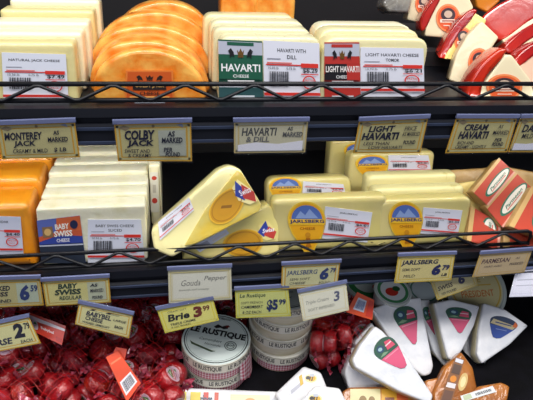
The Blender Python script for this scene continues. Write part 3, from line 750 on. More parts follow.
price_tag('jarlsberg tag with 6.79 hanging below the right jarlsberg group', [(398, 256), (455, 254), (451, 280), (394, 283)], .579, 8,
    [T('JARLSBERG', .07, .62, .72, .84, '#1f2440', .04), T('SEMI SOFT', .10, .44, .42, .54, b=.01), T('MILD', .14, .2, .34, .3, b=.0), T('6', .62, .24, .78, .66, '#1e2458', .06), T('79', .80, .42, .93, .62, '#1e2458', .04), T('LB', .80, .2, .9, .3)], card='#d9cb88', base='#d6b83e')
price_tag('yellow tag with 6 tucked behind the right jarlsberg tag, turned up to the right', [(430, 281), (471, 267), (478, 285), (437, 300)], .592, 12,
    [T('SWISS', .10, .40, .46, .62, b=.02), T('6', .60, .36, .76, .86, '#2a2c50', .05), T('49', .78, .6, .92, .82, '#2a2c50', .03), T('PER POUND', .14, .16, .5, .28, b=.0)], card='#cfc48c', base='#d2b544', header=False)
price_tag('parmesan tag hanging from the middle shelf at the right', [(480, 254), (532, 250), (524, 272), (472, 277)], .579, 8,
    [T('PARMESAN', .08, .56, .62, .76, '#4a3038', .02), T('HARD AGED', .16, .38, .5, .46, b=.0), T('AS', .72, .66, .8, .76, b=.0), T('MARKED', .64, .4, .9, .52, b=.0)], card='#c6b088', base='#c9a860')
price_tag('blank-looking silvery tag at the right frame edge under the parmesan tag', [(516, 270), (550, 268), (544, 296), (509, 297)], .585, 34,
    [('r', .1, .6, .9, .64, '#b8b8c4'), ('r', .1, .4, .7, .43, '#b8b8c4')], card='#e4e4ee', base='#dcdce8')

# ================================================================== bottom: red waxed cheeses
PILE = [(0,-322,497,699,-100,-5,0),(0,-323,538,699,-97,-25,0),(0,-327,579,698,65,0,76),(0,-326,617,698,38,53,76),(0,-301,670,699,43,-79,44),(0,-326,692,690,0,0,100),(0,-326,747,699,54,72,43),(0,-290,501,690,0,0,100),(0,-294,543,690,0,0,100),(0,-270,581,699,100,-3,1),(0,-263,619,690,0,0,100),(0,-261,662,690,0,0,100),(0,-270,701,690,0,0,100),(0,-284,757,699,-90,43,0),(0,-231,495,699,1,99,14),(0,-233,546,699,-100,2,0),(0,-244,587,699,88,-19,44),(0,-220,638,699,-100,-6,5),(0,-227,679,699,-4,-95,30),(0,-237,710,699,93,-37,0),(0,-245,770,690,0,0,100),(0,-202,525,690,0,0,100),(0,-183,568,690,0,0,100),(0,-193,608,698,28,-67,68),(0,-191,637,699,-6,100,0),(0,-191,664,699,-2,84,54),(0,-189,699,695,-16,37,91),(0,-176,776,690,0,0,100),(0,-155,492,699,11,99,0),(0,-141,548,699,-74,34,58),(0,-134,580,699,58,81,0),(0,-143,627,699,-54,-84,2),(0,-140,676,690,0,0,100),(0,-158,720,690,0,0,100),(0,-127,768,690,0,0,100),(0,-96,499,690,0,0,100),(0,-116,530,690,0,0,100),(0,-102,559,699,37,66,65),(0,-117,645,693,19,-5,98),(0,-99,680,690,0,0,100),(0,-110,716,699,-97,22,0),(0,-95,750,690,0,0,100),(0,-50,505,698,-15,-65,74),(0,-42,539,694,-31,1,95),(0,-53,576,699,-88,-46,11),(0,-67,620,699,90,-44,0),(0,-59,687,698,4,-68,73),(0,-79,716,690,0,0,100),(0,-64,759,699,-94,-35,0),(0,-20,497,699,-100,0,0),(0,-12,541,699,-99,6,10),(0,-24,577,699,80,34,50),(0,-19,680,690,0,0,100),(0,-17,723,690,0,0,100),(0,-32,781,690,0,0,100),(0,25,716,690,0,0,100),(0,57,748,699,-28,-78,56),(0,62,706,690,0,0,100),(0,91,735,690,0,0,100),(0,-317,511,724,-2,44,90),(0,-332,553,732,-97,15,19),(0,-298,581,699,80,-4,60),(0,-326,642,706,23,74,63),(0,-326,675,718,-46,12,88),(0,-298,719,699,95,-31,0),(0,-325,776,699,54,72,43),(0,-286,497,720,-97,-1,25),(0,-282,536,712,29,-6,96),(0,-271,602,719,-6,78,62),(0,-249,640,711,3,-1,100),(0,-268,671,720,16,-84,52),(0,-273,700,711,0,0,100),(0,-280,759,728,3,7,100),(0,-226,522,718,29,-54,79),(0,-230,579,714,88,-19,44),(0,-233,616,722,27,-77,58),(0,-204,651,732,98,10,19),(0,-225,689,727,12,29,95),(0,-250,732,699,-79,62,0),(0,-247,780,720,95,-31,1),(0,-187,497,711,-51,50,70),(0,-203,554,710,-32,6,95),(0,-187,587,719,-84,-25,47),(0,-168,646,718,71,2,70),(0,-186,683,724,27,-67,70),(0,-196,715,718,-53,-15,83),(0,-202,747,699,86,-51,0),(0,-156,517,699,15,-99,0),(0,-154,559,713,-74,33,59),(0,-160,603,714,13,56,82),(0,-117,645,722,-59,-16,79),(0,-148,668,720,72,54,44),(0,-171,740,708,-34,32,89),(0,-153,764,716,35,91,22),(0,-96,497,711,0,0,100),(0,-77,531,698,-67,23,71),(0,-88,583,698,40,66,64),(0,-89,640,714,-55,-18,82),(0,-100,677,711,0,0,100),(0,-82,710,716,14,36,92),(0,-92,756,720,16,-99,0),(0,-59,502,721,-21,-43,88),(0,-34,553,725,91,17,39),(0,-72,564,728,-37,91,17),(0,-42,610,699,91,-8,41),(0,-28,702,717,82,58,5),(0,-49,729,709,43,-43,80),(0,-55,781,718,70,54,46),(0,-22,497,728,-2,17,99),(0,-9,531,735,-45,86,24),(0,-4,584,722,-41,-65,64),(0,-9,644,699,95,32,0),(0,-4,721,711,11,-2,99),(0,-1,758,690,0,0,100),(0,54,722,713,-40,59,70),(0,34,768,702,-83,49,26),(0,112,695,699,-95,30,2),(0,88,777,699,-89,-46,0),(0,-322,527,749,-2,-61,79),(0,-326,575,750,24,72,65),(0,-309,597,725,-15,78,61),(0,-304,645,724,76,23,60),(0,-326,685,742,-1,30,95),(0,-324,713,716,-60,11,79),(0,-303,782,709,54,72,43),(0,-274,518,739,15,79,59),(0,-258,549,724,53,14,84),(0,-279,618,733,-4,80,60),(0,-291,635,698,-64,32,70),(0,-297,687,733,-97,-20,11),(0,-257,713,730,48,35,80),(0,-272,781,747,8,8,99),(0,-215,490,733,-5,99,14),(0,-214,561,737,92,24,30),(0,-207,599,735,-67,19,72),(0,-226,651,734,98,10,19),(0,-214,693,746,13,29,95),(0,-220,727,729,-86,28,44),(0,-222,781,735,-86,44,26),(0,-158,488,736,0,100,0),(0,-183,534,718,72,-61,32),(0,-163,562,735,-66,26,70),(0,-152,618,735,63,29,72),(0,-160,711,720,76,-63,14),(0,-178,753,732,-79,-2,62),(0,-194,780,717,40,-30,87),(0,-127,499,709,97,7,23),(0,-133,525,727,17,70,69),(0,-117,581,723,58,16,80),(0,-110,611,712,-34,-94,7),(0,-130,681,742,-85,-6,52),(0,-136,705,713,90,-43,6),(0,-149,788,714,9,99,7),(0,-96,511,732,-1,14,99),(0,-98,537,719,13,-81,57),(0,-75,598,721,-13,-23,96),(0,-64,656,737,-52,-2,85),(0,-97,680,741,3,100,0),(0,-79,728,733,11,28,95),(0,-114,781,719,-89,-35,29),(0,-62,497,744,-13,-25,96),(0,-55,540,725,93,32,16),(0,-46,624,726,7,35,93),(0,-34,647,699,-88,-46,4),(0,-62,657,710,-74,-9,66),(0,-28,752,715,29,91,28),(0,-13,781,719,-43,-57,70),(0,-36,521,751,-71,-68,18),(0,-14,562,738,69,18,70),(0,-14,611,709,32,-93,20),(0,-4,666,718,20,78,59),(0,16,683,700,-77,-59,24),(0,20,742,716,49,87,8),(0,90,694,712,-94,16,30),(0,20,781,712,-83,49,27),(0,47,690,718,-22,97,15),(0,61,781,699,-85,-52,5),(0,-326,496,750,-17,-70,69),(0,-290,546,744,-10,-99,2),(0,-325,615,732,-18,80,57),(0,-333,647,742,99,-9,9),(0,-326,723,748,1,-96,28),(0,-326,748,730,-9,-21,97),(0,-310,781,741,-17,-44,88),(0,-261,500,699,100,-2,0),(0,-288,570,730,-5,97,23),(0,-265,588,753,-39,35,85),(0,-275,645,737,37,87,33),(0,-245,681,749,-77,-35,54),(0,-285,722,737,-90,24,37),(0,-243,752,730,-3,-92,38),(0,-217,519,739,29,-54,79),(0,-242,550,738,53,14,84),(0,-243,588,739,-43,34,84),(0,-246,624,751,5,0,100),(0,-242,730,750,43,-43,79),(0,-194,720,752,91,32,28),(0,-204,754,746,-28,89,36),(0,-188,507,744,98,-1,19),(0,-162,518,735,-85,-16,49),(1,245,664,693,13,-26,96),(1,242,696,699,-51,86,0),(1,300,651,699,-76,65,0),(1,274,682,699,-80,-60,0),(1,275,717,699,-50,-79,36),(1,230,612,699,90,36,25),(1,219,716,716,53,-25,81),(1,301,686,699,62,78,0),(1,255,706,724,30,36,88),(1,310,716,699,-99,-8,8),(1,251,616,699,90,36,25),(1,233,716,743,-32,37,87),(1,286,609,699,58,-81,0),(1,242,648,718,62,-11,78),(1,301,716,727,-39,-7,92),(1,222,612,736,94,-33,12),(1,238,681,731,-24,-93,27),(1,274,628,716,-43,62,65),(1,276,658,726,35,-94,5),(1,278,687,736,-72,69,0),(1,244,611,736,94,-33,12),(1,244,649,744,15,-3,99),(1,303,604,732,0,99,11),(1,303,642,737,0,100,3),(1,304,671,734,66,67,34),(1,266,611,749,97,-6,22),(1,271,725,744,0,100,0)]
def babybel_geo():
    return lathe_geo([(.006, -.0105), (.0125, -.0105), (.0165, -.009), (.0183, -.0055), (.0187, 0), (.0183, .0055), (.0165, .009), (.0125, .0105), (.0115, .0102), (.004, .0102)], 26)
def twist_geo(s):
    """crimped cellophane ear sticking out of the rim"""
    V, F = [], []; n = 9; rr = random.Random(s)
    for k in range(5):
        r = .0175+k*.0032; w = .002+.0026*k
        for i in range(n):
            t = i/(n-1)-.5
            V.append((r, t*w*2.4, (.0016*k*.5)*math.sin(i*2.2+s+k*.3)+rr.uniform(-.0003, .0003)))
    for k in range(4):
        for i in range(n-1): F.append((k*n+i, k*n+i+1, (k+1)*n+i+1, (k+1)*n+i))
    m = len(V); V += [(v[0], v[1], v[2]-.0004) for v in V]
    F += [tuple(q+m for q in f[::-1]) for f in F]
    return V, F
LOGO = [('e', .5, .5, .45, .45, '#d0aec0'), ('p', [(.14, .60), (.5, .90), (.86, .66), (.7, .58), (.3, .58)], '#4a8a4c'), ('p', [(.3, .66), (.52, .78), (.7, .68)], '#e4dcc0'), ('r', .12, .36, .88, .58, '#b8222c'), ('t', 'Babybel', .16, .39, .84, .56, '#f0e4e8', .02), ('r', .3, .22, .7, .27, '#8a3a50')]
TWIST = mat('crimped_cellophane', '#a82a40', .2, '#c05a70', ns=120, coat=1)  # lighter pink stands in for highlights on the wrappers
def make_babybel(labelled, body_mat):
    o = link('waxed_mini_cheese', *babybel_geo(), body_mat, smooth=R(50))
    if labelled:
        lf = bilin([(-.0128, -.0128), (.0128, -.0128), (.0128, .0128), (-.0128, .0128)], .0103)
        art('round_sticker', LOGO, lf, o, base='#d8b8c2', outline=circ())
    else:
        art('round_sticker', [('ring', .5, .5, .48, .48, .1, '#7c1420'), ('p', [(.3, .4), (.7, .45), (.62, .6), (.35, .58)], '#b04a5a')], bilin([(-.0115, -.0115), (.0115, -.0115), (.0115, .0115), (-.0115, .0115)], .0103), o, base='#a01824', outline=circ())
    link('wrapper_twist', *twist_geo(1), TWIST, o, smooth=True)
    V, F = twist_geo(2); link('wrapper_twist', [(-v[0], -v[1], v[2]) for v in V], F, TWIST, o, smooth=True)
    return o
WAXO = mat('mini_cheese_orange_wrap', '#b02410', .25, '#8a1014', ns=60, coat=1, bump=.8, bs=190, croughness=.1)
protos = [make_babybel(True, WAXB), make_babybel(False, WAXB), make_babybel(False, WAXD), make_babybel(False, WAXO)]
usedp = [False]*4
rr = random.Random(11)
GL = 'small round red waxed cheese with printed sticker in the big pile at lower left'
GU = 'small round red waxed cheese without visible print in the big pile at lower left'
GM = 'small round red waxed cheese in the cluster between the round boxes and white brie wedges'
tops = []
for mid, x, y, z, a, b, c in PILE:
    p = Vector((x/1000, y/1000, z/1000+.0002)); n = Vector((a, b, c)).normalized()
    if n.dot(CAM-p) < 0: n = -n
    k = rr.choices((0, 1, 2, 3), (.46, .18, .20, .16))[0]
    if mid: k = rr.choices((0, 3, 1), (.6, .3, .1))[0]
    up = Vector((rr.uniform(-1, 1), 0, 1)).normalized()
    if abs(n.z) > .9: up = Vector((rr.uniform(-.5, .5), 1, 0))
    v = (up-n*up.dot(n)).normalized(); u = v.cross(n)
    Mx = Matrix((u, v, n)).transposed().to_4x4(); Mx.translation = p
    if usedp[k]: o = copy_tree(protos[k], Mx)
    else: o = protos[k]; o.matrix_world = Mx; usedp[k] = True
    lab, g = (GM, 'red waxed cheeses in the middle cluster') if mid else ((GL, 'stickered red waxed cheeses in the lower left pile') if k == 0 else (GU, 'plain red waxed cheeses in the lower left pile'))
    tag(o, lab, 'cheese', g); tops.append((p, n))

# net bags draped over them
def surf(x, y):
    h = ZF+.001
    for p, n in tops:
        d = math.hypot(p.x-x, p.y-y); r = .0200
        if d < r: h = max(h, p.z+math.sqrt(max(0, .0215**2-d*d))*(.62+.38*(1-abs(n.z))))
    return h
NETM = mat('red_netting', '#c81e22', .25, coat=1)
def net_bag(lab, x0, x1, y0, y1, hdr=None, sp=.011):
    nx = int((x1-x0)/.0045)+1; ny = int((y1-y0)/.0045)+1
    H = [[surf(x0+i*.0045, y0+j*.0045) for j in range(ny)] for i in range(nx)]
    G = [[max(H[a][b] for a in range(max(0, i-1), min(nx, i+2)) for b in range(max(0, j-1), min(ny, j+2))) for j in range(ny)] for i in range(nx)]
    def hz(x, y):
        i = min(max((x-x0)/.0045, 0), nx-1.001); j = min(max((y-y0)/.0045, 0), ny-1.001); a, b = int(i), int(j)
        fi, fj = i-a, j-b
        return (G[a][b]*(1-fi)+G[a+1][b]*fi)*(1-fj)+(G[a][b+1]*(1-fi)+G[a+1][b+1]*fi)*fj+.0010
    cx, cy = (x0+x1)/2, (y0+y1)/2; rx, ry = (x1-x0)/2, (y1-y0)/2
    geos = []
    for s in (1, -1):
        c = -(x1-x0)-(y1-y0)
        while c < (x1-x0)+(y1-y0):
            seg = []
            for k in range(int((x1-x0)/.0045)+1):
                x = x0+k*.0045; y = cy+s*(x-cx)*.9+c
                if y0 <= y <= y1 and ((x-cx)/rx)**2+((y-cy)/ry)**2 < 1: seg.append((x-cx, y-cy, hz(x, y)-ZF))
                else:
                    if len(seg) > 2: geos.append(tube_geo(seg, .00045, 4, False))
                    seg = []
            if len(seg) > 2: geos.append(tube_geo(seg, .00045, 4, False))
            c += sp*1.4
    t = tag(empty('net_bag', Matrix.Translation((cx, cy, ZF))), lab, 'net bag')
    V, F = join(*geos); link('netting', V, F, NETM, t, smooth=True)
    return t
def header(t, q_px, Y, lean, ops, base='#d2401e', fold=None):
    fr = plane(*q_px[0], Y, lean)
    q = quad(fr, *q_px)
    W = fr.M()
    L = t.matrix_world.inverted() @ W
    o = art('header_card', ops, bilin(q, 0), t, base=base, th=.0012)
    o.matrix_local = L
    return o
b1 = net_bag('red net of waxed cheeses at the far lower left, header card with white stripe', -.325, -.13, .50, .76)
header(b1, [(29, 312), (66, 326), (62, 345), (33, 331)], .61, 40, [('p', [(.0, .62), (1, .72), (1, .84), (.0, .86)], '#e6dce0'), ('e', .12, .42, .10, .26, '#d9c6cc'), ('p', [(.06, .44), (.14, .62), (.18, .48)], '#3c7a40'), ('t', 'Babybel', .3, .3, .7, .5, '#f0dede', .02), ('r', .78, .1, .97, .3, '#b02818')], base='#c93418')
b2 = net_bag('red net of waxed cheeses left of the brie boxes, orange header card with barcode', -.13, -.005, .50, .72)
header(b2, [(106, 357), (118, 351), (141, 383), (127, 402)], .565, 48, [('r', .1, .1, .9, .4, '#e8e4ea'), ('bar', .18, .14, .82, .36, '#3a3a48'), ('r', .1, .8, .9, .84, '#e87a50')], base='#e2481a')
header(b2, [(116, 347), (127, 349), (124, 364), (112, 356)], .58, 45, [], base='#d8401a')
b3 = net_bag('red net of waxed cheeses at the back under the centre tags', -.12, .115, .70, .795)
b4 = net_bag('red net of waxed cheeses between the boxes and brie wedges, orange header card', .215, .322, .585, .73)
header(b4, [(357, 292), (374, 300), (372, 320), (346, 312)], .625, 40, [('r', .18, .22, .62, .8, '#ccd0dc'), ('bar', .22, .3, .58, .72, '#5a6a9c'), ('r', .72, .1, .96, .9, '#d8351a')], base='#e8501c')
fr = plane(147, 330, .60, 45)

# ================================================================== round camembert boxes
def cylmap(r, z0, z1, w0, w1):
    def f(u, v, c):
        w = w0+(w1-w0)*u; return ((r+c)*math.cos(w), (r+c)*math.sin(w), z0+(z1-z0)*v)
    return f
CREAM, PGREEN = '#e8e4d6', '#cfd8ce'
def round_box(lab, x, y, z, r, h, turn, top=False, cloth=True, m='#d4cbb2', grp=None):
    o = link('camembert_box', *lathe_geo([(r*.9, .0004), (r*.955, .0004), (r*.97, .002), (r*.97, h*.55), (r*.97, h*.56)], 48), WOOD, smooth=R(35), M=Matrix.Translation((x, y, z)) @ Matrix.Rotation(turn, 4, 'Z'))
    tag(o, lab, 'cheese box', grp)
    lid = link('lid', *lathe_geo([(r*.972, h*.50), (r, h*.50), (r, h-.0012), (r-.0012, h-.0003), (r*.6, h-.0003)], 48), mat('lid_card', '#e2dfd2', .5, coat=.2), o, smooth=R(35))
    w0 = -math.pi*.5
    d = math.pi*.30
    art('lid_band', [('r', 0, .93, 1, 1, '#b9b49c'), ('t', 'LE RUSTIQUE', .36, .18, .64, .84, '#3c3a38', .02), ('t', 'LE RUSTIQUE', .70, .18, .98, .84, '#3c3a38', .02), ('t', 'LE RUSTIQUE', .02, .18, .30, .84, '#3c3a38', .02)],
        cylmap(r+.0002, h*.52, h-.0015, w0-d*1.6, w0+d*1.6), lid, base=CREAM, sub=60, th=.0002)
    if cloth:
        art('gingham_band', [('chk', 0, 0, 1, 1, 61, 7, '#a8344c', '#cf98a4')], cylmap(r*.972, .003, h*.52, w0-d*1.3, w0+d*1.5), o, base='#e2d6d8', sub=60, th=.0002)
    if top:
        ops = [('ring', .5, .5, .475, .475, .035, '#2e3a38'), ('ring', .5, .5, .44, .44, .012, '#6a7a74')]
        ops += [('p', [(.40, .72), (.45, .78), (.52, .75), (.58, .79), (.62, .73), (.56, .70), (.50, .72), (.44, .69)], '#26201e'), ('p', [(.56, .76), (.60, .80), (.64, .77), (.60, .74)], '#7a2a24'),
                ('t', 'LE RUSTIQUE', .08, .53, .92, .67, '#1a1a1c', .045), ('t', 'Camembert', .26, .42, .60, .47, '#5a6460', .0, .3), ('t', 'Normandie', .36, .34, .60, .38, '#5a6460', .0, .3),
                ('p', [(.14, .36), (.18, .30), (.50, .22), (.56, .25), (.50, .25), (.20, .33)], '#4a5a40'), ('ring', .74, .40, .09, .09, .15, '#5e6a68'), ('ring', .74, .40, .06, .06, .2, '#5e6a68'), ('t', 'AOC', .69, .385, .79, .42, '#4e5a58', .02),
                ('t', 'FROMAGE', .38, .88, .62, .915, '#39443f', .01)]
        art('lid_print', ops, bilin([(-r*.985, -r*.985), (r*.985, -r*.985), (r*.985, r*.985), (-r*.985, r*.985)], h-.0002), lid, base='#e4efea', outline=circ(n=48), th=.0003)
    return o
g = 'round camembert boxes of the left stack'
round_box('lower round camembert box of the left stack, gingham band showing', .0625, .6235, ZF+.0004, .0525, .0355, .12, grp=g)
round_box('upper round camembert box of the left stack, lid print facing up', .0615, .6215, ZF+.0364, .0535, .036, -.36, top=True, grp=g)
g = 'round camembert boxes of the right stack'
for k, w in enumerate(('bottom', 'second from bottom', 'third from bottom', 'top')):
    round_box(f'{w} round camembert box of the right stack, under the yellow 5.99 tag', .1712+(.001, -.001, .0008, 0)[k], .657+(-.001, .001, 0, 0)[k], ZF+.0004+k*.0345, .0520, .0342, (.25, -.1, .3, .05)[k], top=(k == 3), cloth=(k == 0), grp=g)
# gingham cloth corner on the left stack
V = []; F = []
nu, nv = 14, 10
mats = [ink('#ddd2d6'), ink('#cf98a4'), ink('#a8344c')]; FM = []
for j in range(nv+1):
    for i in range(nu+1):
        u, v = i/nu, j/nv
        w = -.95+.95*u; r = .0548+.003*v+.0012*math.sin(u*12)*v
        V.append((.0615+r*math.cos(w), .6215+r*math.sin(w), .739-.052*v*(1-.5*abs(u-.5)*1.6)))
for j in range(nv):
    for i in range(nu):
        a = j*(nu+1)+i; F.append((a, a+nu+1, a+nu+2, a+1)); FM.append((i % 2)+(j % 2))
n0 = len(V); V += [((v[0]-.0615)*.99+.0615, (v[1]-.6215)*.99+.6215, v[2]) for v in V]
m0 = len(F); F += [tuple(q+n0 for q in f[::-1]) for f in F]; FM += FM
o = link('gingham_cloth', [Vector(v)-Vector((.1, .6, .69)) for v in V], F, mats, None, fm=FM, M=Matrix.Translation((.1, .6, .69)))
tag(o, 'small red gingham cloth corner hanging down the right side of the left camembert stack', 'cloth')

# ================================================================== brie wedges
def brie(lab, px, Y, lean, yaw, P, Lq, cols=('#2f5a48', '#d8587c'), t=.028, kind=0, sidem=None, txt='BRIE'):
    fr = plane(px[0], px[1], Y, lean, yaw)
    o = slab('brie_wedge', fr, rnd(fr.pts(P), .004), t, BRIE, bw=.0035, wob=.0006, dome=.0008)
    tag(o, lab, 'cheese')
    if sidem is not False:
        # cut side: a band round the wedge below the rind
        Q = rnd(fr.pts(P), .004); c = Vector((sum(p[0] for p in Q)/len(Q), sum(p[1] for p in Q)/len(Q)))
        Q = [tuple(c+(Vector(p)-c)*1.012) for p in Q]
        slab('cut_side', fr, Q, t*.62, BRIES, bw=.002, parent=o, c0=-t*.2)
    if Lq:
        O = [(.5+.5*math.cos(a), .74+.26*math.sin(a)) for a in [math.pi*i/14 for i in range(15)]]+[(.02, .60), (.22, .2), (.34, .04), (.5, 0), (.66, .04), (.78, .2), (.98, .60)]
        Ot = [p for p in O if p[1] >= .58]+[(.02, .58)][:0]
        low = [(.03, .56), (.97, .56), (.78, .2), (.66, .05), (.5, .015), (.34, .05), (.22, .2)]
        if kind == 0:
            ops = [('p', low, cols[1]), ('e', .32, .80, .16, .10, '#2c4a6a'), ('p', [(.5, .66), (.9, .64), (.86, .84), (.62, .88)], '#d8506c'), ('r', .54, .76, .86, .79, '#f2d8de'), ('e', .3, .80, .09, .05, '#9cc0c8'),
                   ('p', [(.06, .62), (.3, .68), (.5, .62), (.3, .60)], '#7a9c7c'), ('r', .14, .50, .86, .53, '#e88aa4')]
        else:
            ops = [('p', low, cols[1]), ('p', [(.04, .60), (.9, .52), (.98, .72), (.1, .80)], '#c0b48c'), ('r', .2, .66, .8, .71, '#3a4c7c'), ('p', [(.84, .66), (1, .66), (.98, .8), (.84, .92)], '#d86a34'), ('r', .3, .40, .72, .43, '#8090c0')]
        art('teardrop_label', ops, bilin(quad(fr, *Lq), .0012), o, base=cols[0], outline=O)
    return settle(o, ZF)
brie('big white brie wedge left in the fan, green and pink label, point to lower right', (400, 330), .610, 50, 0,
     [(371, 309), (397, 300), (421, 297), (427, 330), (434, 366), (431, 374), (424, 376), (414, 370), (392, 342)], [(389, 309), (415, 304), (421, 340), (409, 349)])
brie('slim white brie wedge partly covered, second from left in the fan, pink label', (430, 330), .634, 50, 0,
     [(419, 300), (430, 299), (442, 330), (450, 362), (444, 366), (434, 352), (424, 325)], [(420, 308), (430, 306), (440, 332), (432, 338)], cols=('#3c6a54', '#d8587c'))
brie('white brie wedge mid-fan, point straight down, green and pink label', (455, 325), .612, 50, 0,
     [(434, 303), (452, 299), (480, 306), (475, 325), (463, 350), (453, 361), (448, 358), (441, 330)], [(443, 306), (473, 309), (466, 334), (453, 333)])
brie('rightmost white brie wedge, the only one with a blue label', (500, 330), .602, 46, -4,
     [(484, 303), (505, 309), (529, 326), (510, 345), (482, 364), (477, 355), (479, 330)], [(492, 313), (520, 322), (508, 340), (484, 337)], cols=('#2c3c58', '#34509c'), kind=1, t=.03)
brie('foremost white brie wedge, lowest left of the fan, green and pink label tilted', (390, 358), .553, 50, 0,
     [(375, 326), (382, 330), (410, 360), (434, 396), (430, 404), (400, 392), (356, 368), (353, 360), (360, 345)], [(369, 350), (387, 332), (414, 362), (395, 374)])
brie('unlabelled white wedge lying flat at the left behind the foremost brie', (362, 365), .578, 50, 0,
     [(352, 348), (362, 342), (370, 366), (398, 388), (386, 396), (350, 392), (345, 372)], None, sidem=False)
brie('unlabelled small white wedge standing above the flat one beside the red net', (362, 335), .604, 50, 0,
     [(372, 322), (376, 328), (366, 344), (358, 352), (355, 342)], None, sidem=False)
brie('unlabelled white wedge under the middle of the fan, only its left edge showing', (470, 352), .612, 48, 0,
     [(468, 320), (484, 316), (492, 350), (482, 376), (474, 374), (464, 350)], None, sidem=False)

# ---- round tubs and the yellow tub behind the brie
def tub(lab, px, Y, r, h, z, rim, top, ops=(), tilt=10, name='cheese_tub'):
    c = atY(px[0], px[1], Y)
    n = nrm(90-tilt, 0) if tilt else Vector((0, 0, 1))
    f = Fr(c, n, (0, 1, .3)); Mx = f.M() @ Matrix.Translation((0, 0, -h))
    o = link(name, *lathe_geo([(r*.82, 0), (r*.86, .001), (r*.95, h*.85), (r*.95, h*.88)], 40), mat('tub_white', '#d8dade', .4), smooth=R(40), M=Mx)
    tag(o, lab, 'tub')
    lid = link('lid', *lathe_geo([(r*.96, h*.86), (r, h*.86), (r, h-.001), (r-.0015, h), (r*.9, h), (r*.88, h-.0015), (r*.3, h-.0015)], 40), mat('tub_lid_clear', rim, .2, coat=1), o, smooth=R(40))
    art('lid_print', list(ops), bilin([(-r*.86, -r*.86), (r*.86, -r*.86), (r*.86, r*.86), (-r*.86, r*.86)], h-.0014), lid, base=top, outline=circ(n=36))
    return o
GRN = [('ring', .5, .5, .49, .49, .3, '#3c8a50'), ('r', .15, .42, .85, .6, '#2f7a44'), ('r', .25, .48, .75, .53, '#e8f0e8'), ('e', .7, .3, .12, .1, '#c23428')]
tub('green and white round tub left of the others, below the middle shelf', (367, 281), .735, .044, .03, 0, '#c9d2cc', '#dfe6e0', GRN)
tub('round tub with red and green lid print, middle of the three small tubs', (393, 290), .665, .032, .03, 0, '#b9c4c8', '#dfe4e6', [('ring', .5, .5, .48, .48, .2, '#4a8c5c'), ('e', .45, .45, .2, .16, '#c8382c'), ('e', .62, .55, .12, .1, '#2c5a34')])
tub('pale grey-green round tub, right of the three small tubs, behind the brie', (424, 290), .70, .030, .03, 0, '#9fb0b4', '#c4cfd2', [('ring', .5, .5, .48, .48, .12, '#5c8a78')])
tub('large pale yellow round tub printed in orange at the right under the parmesan tag', (476, 288), .730, .062, .045, 0, '#cdbf86', '#ddd09a',
    [('ring', .5, .5, .47, .47, .05, '#d8b24a'), ('t', 'PRESIDENT', .2, .34, .82, .46, '#d2783a', .01), ('t', 'BRIE', .36, .6, .62, .7, '#c8a03c', .01), ('r', .2, .54, .8, .56, '#d8b24a')], tilt=34)

# ---- small white packs with a bee emblem
def bee_pack(lab, px, Z, P, q, lean=60):
    fr = planeZ(px[0], px[1], Z, lean, 0)
    o = tag(slab('foil_cheese_pack', fr, rnd(fr.pts(P), .004), .02, PAPER, bw=.004, wob=.0008, dome=.001), lab, 'cheese')
    art('bee_emblem', [('e', .5, .5, .46, .40, '#e8d8a0'), ('e', .55, .5, .30, .26, '#d8a41c'), ('r', .40, .28, .48, .72, '#2a2420'), ('r', .56, .26, .64, .74, '#2a2420'), ('e', .26, .5, .15, .16, '#2a2420'), ('e', .5, .78, .2, .14, '#b8bcc8')],
        bilin(quad(fr, *q), .0012), o, base='#e4e2e8')
    return o, fr
o, fr = bee_pack('white foil cheese pack with bee emblem, higher of two before the right box stack', (305, 378), .726,
    [(275, 394), (304, 366), (321, 372), (328, 388), (302, 408), (284, 410)], [(306, 372), (319, 374), (316, 385), (302, 383)])
art('side_print', [('r', .1, .1, .9, .4, '#b0b0bc'), ('r', .7, .1, .9, .9, '#c8a42c')], bilin(quad(fr, (287, 384), (303, 372), (305, 384), (290, 397)), .0012), o, base='#dedee6')
o, fr = bee_pack('white foil cheese pack with yellow bee emblem, lower one at the bottom edge', (320, 395), .744,
    [(300, 402), (316, 385), (340, 388), (348, 404), (330, 420), (306, 416)], [(309, 392), (323, 394), (322, 405), (306, 404)])

# ---- long string cheese pack at the bottom edge
fr = planeZ(240, 398, .702, 66, 0)
o = tag(slab('string_cheese_pack', fr, rnd(fr.pts([(142, 391), (152, 386), (345, 394), (345, 425), (142, 425)]), .004), .02, PAPER, bw=.004, wob=.0006), 'long white pack printed red and yellow lying along the bottom edge under the brie boxes', 'cheese')
art('printed_film', [('r', 0, 0, .035, 1, '#c47a1c'), ('r', .16, 0, .20, 1, '#e0c83c'), ('r', .22, 0, .27, 1, '#e0c83c'), ('r', .08, .2, .16, .96, '#e6d04c'), ('t', 'Cheese', .10, .62, .155, .86, '#c83428', .03), ('r', .285, .1, .31, 1, '#c83c30'),
    ('t', 'rings', .27, .45, .33, .9, '#38465c', .03), ('r', .34, .0, .36, 1, '#c44c34'), ('r', .42, .3, .62, .94, '#e2cda8'), ('r', .62, .0, .80, .94, '#d8d8dc'), ('e', .88, .5, .05, .42, '#d85a2c'), ('r', .93, 0, 1, 1, '#cfcfd4'), ('e', .52, .62, .03, .2, '#dca060')],
    bilin(quad(fr, (146, 391), (343, 396), (343, 420), (144, 420)), .0008), o, base='#dcd9da')
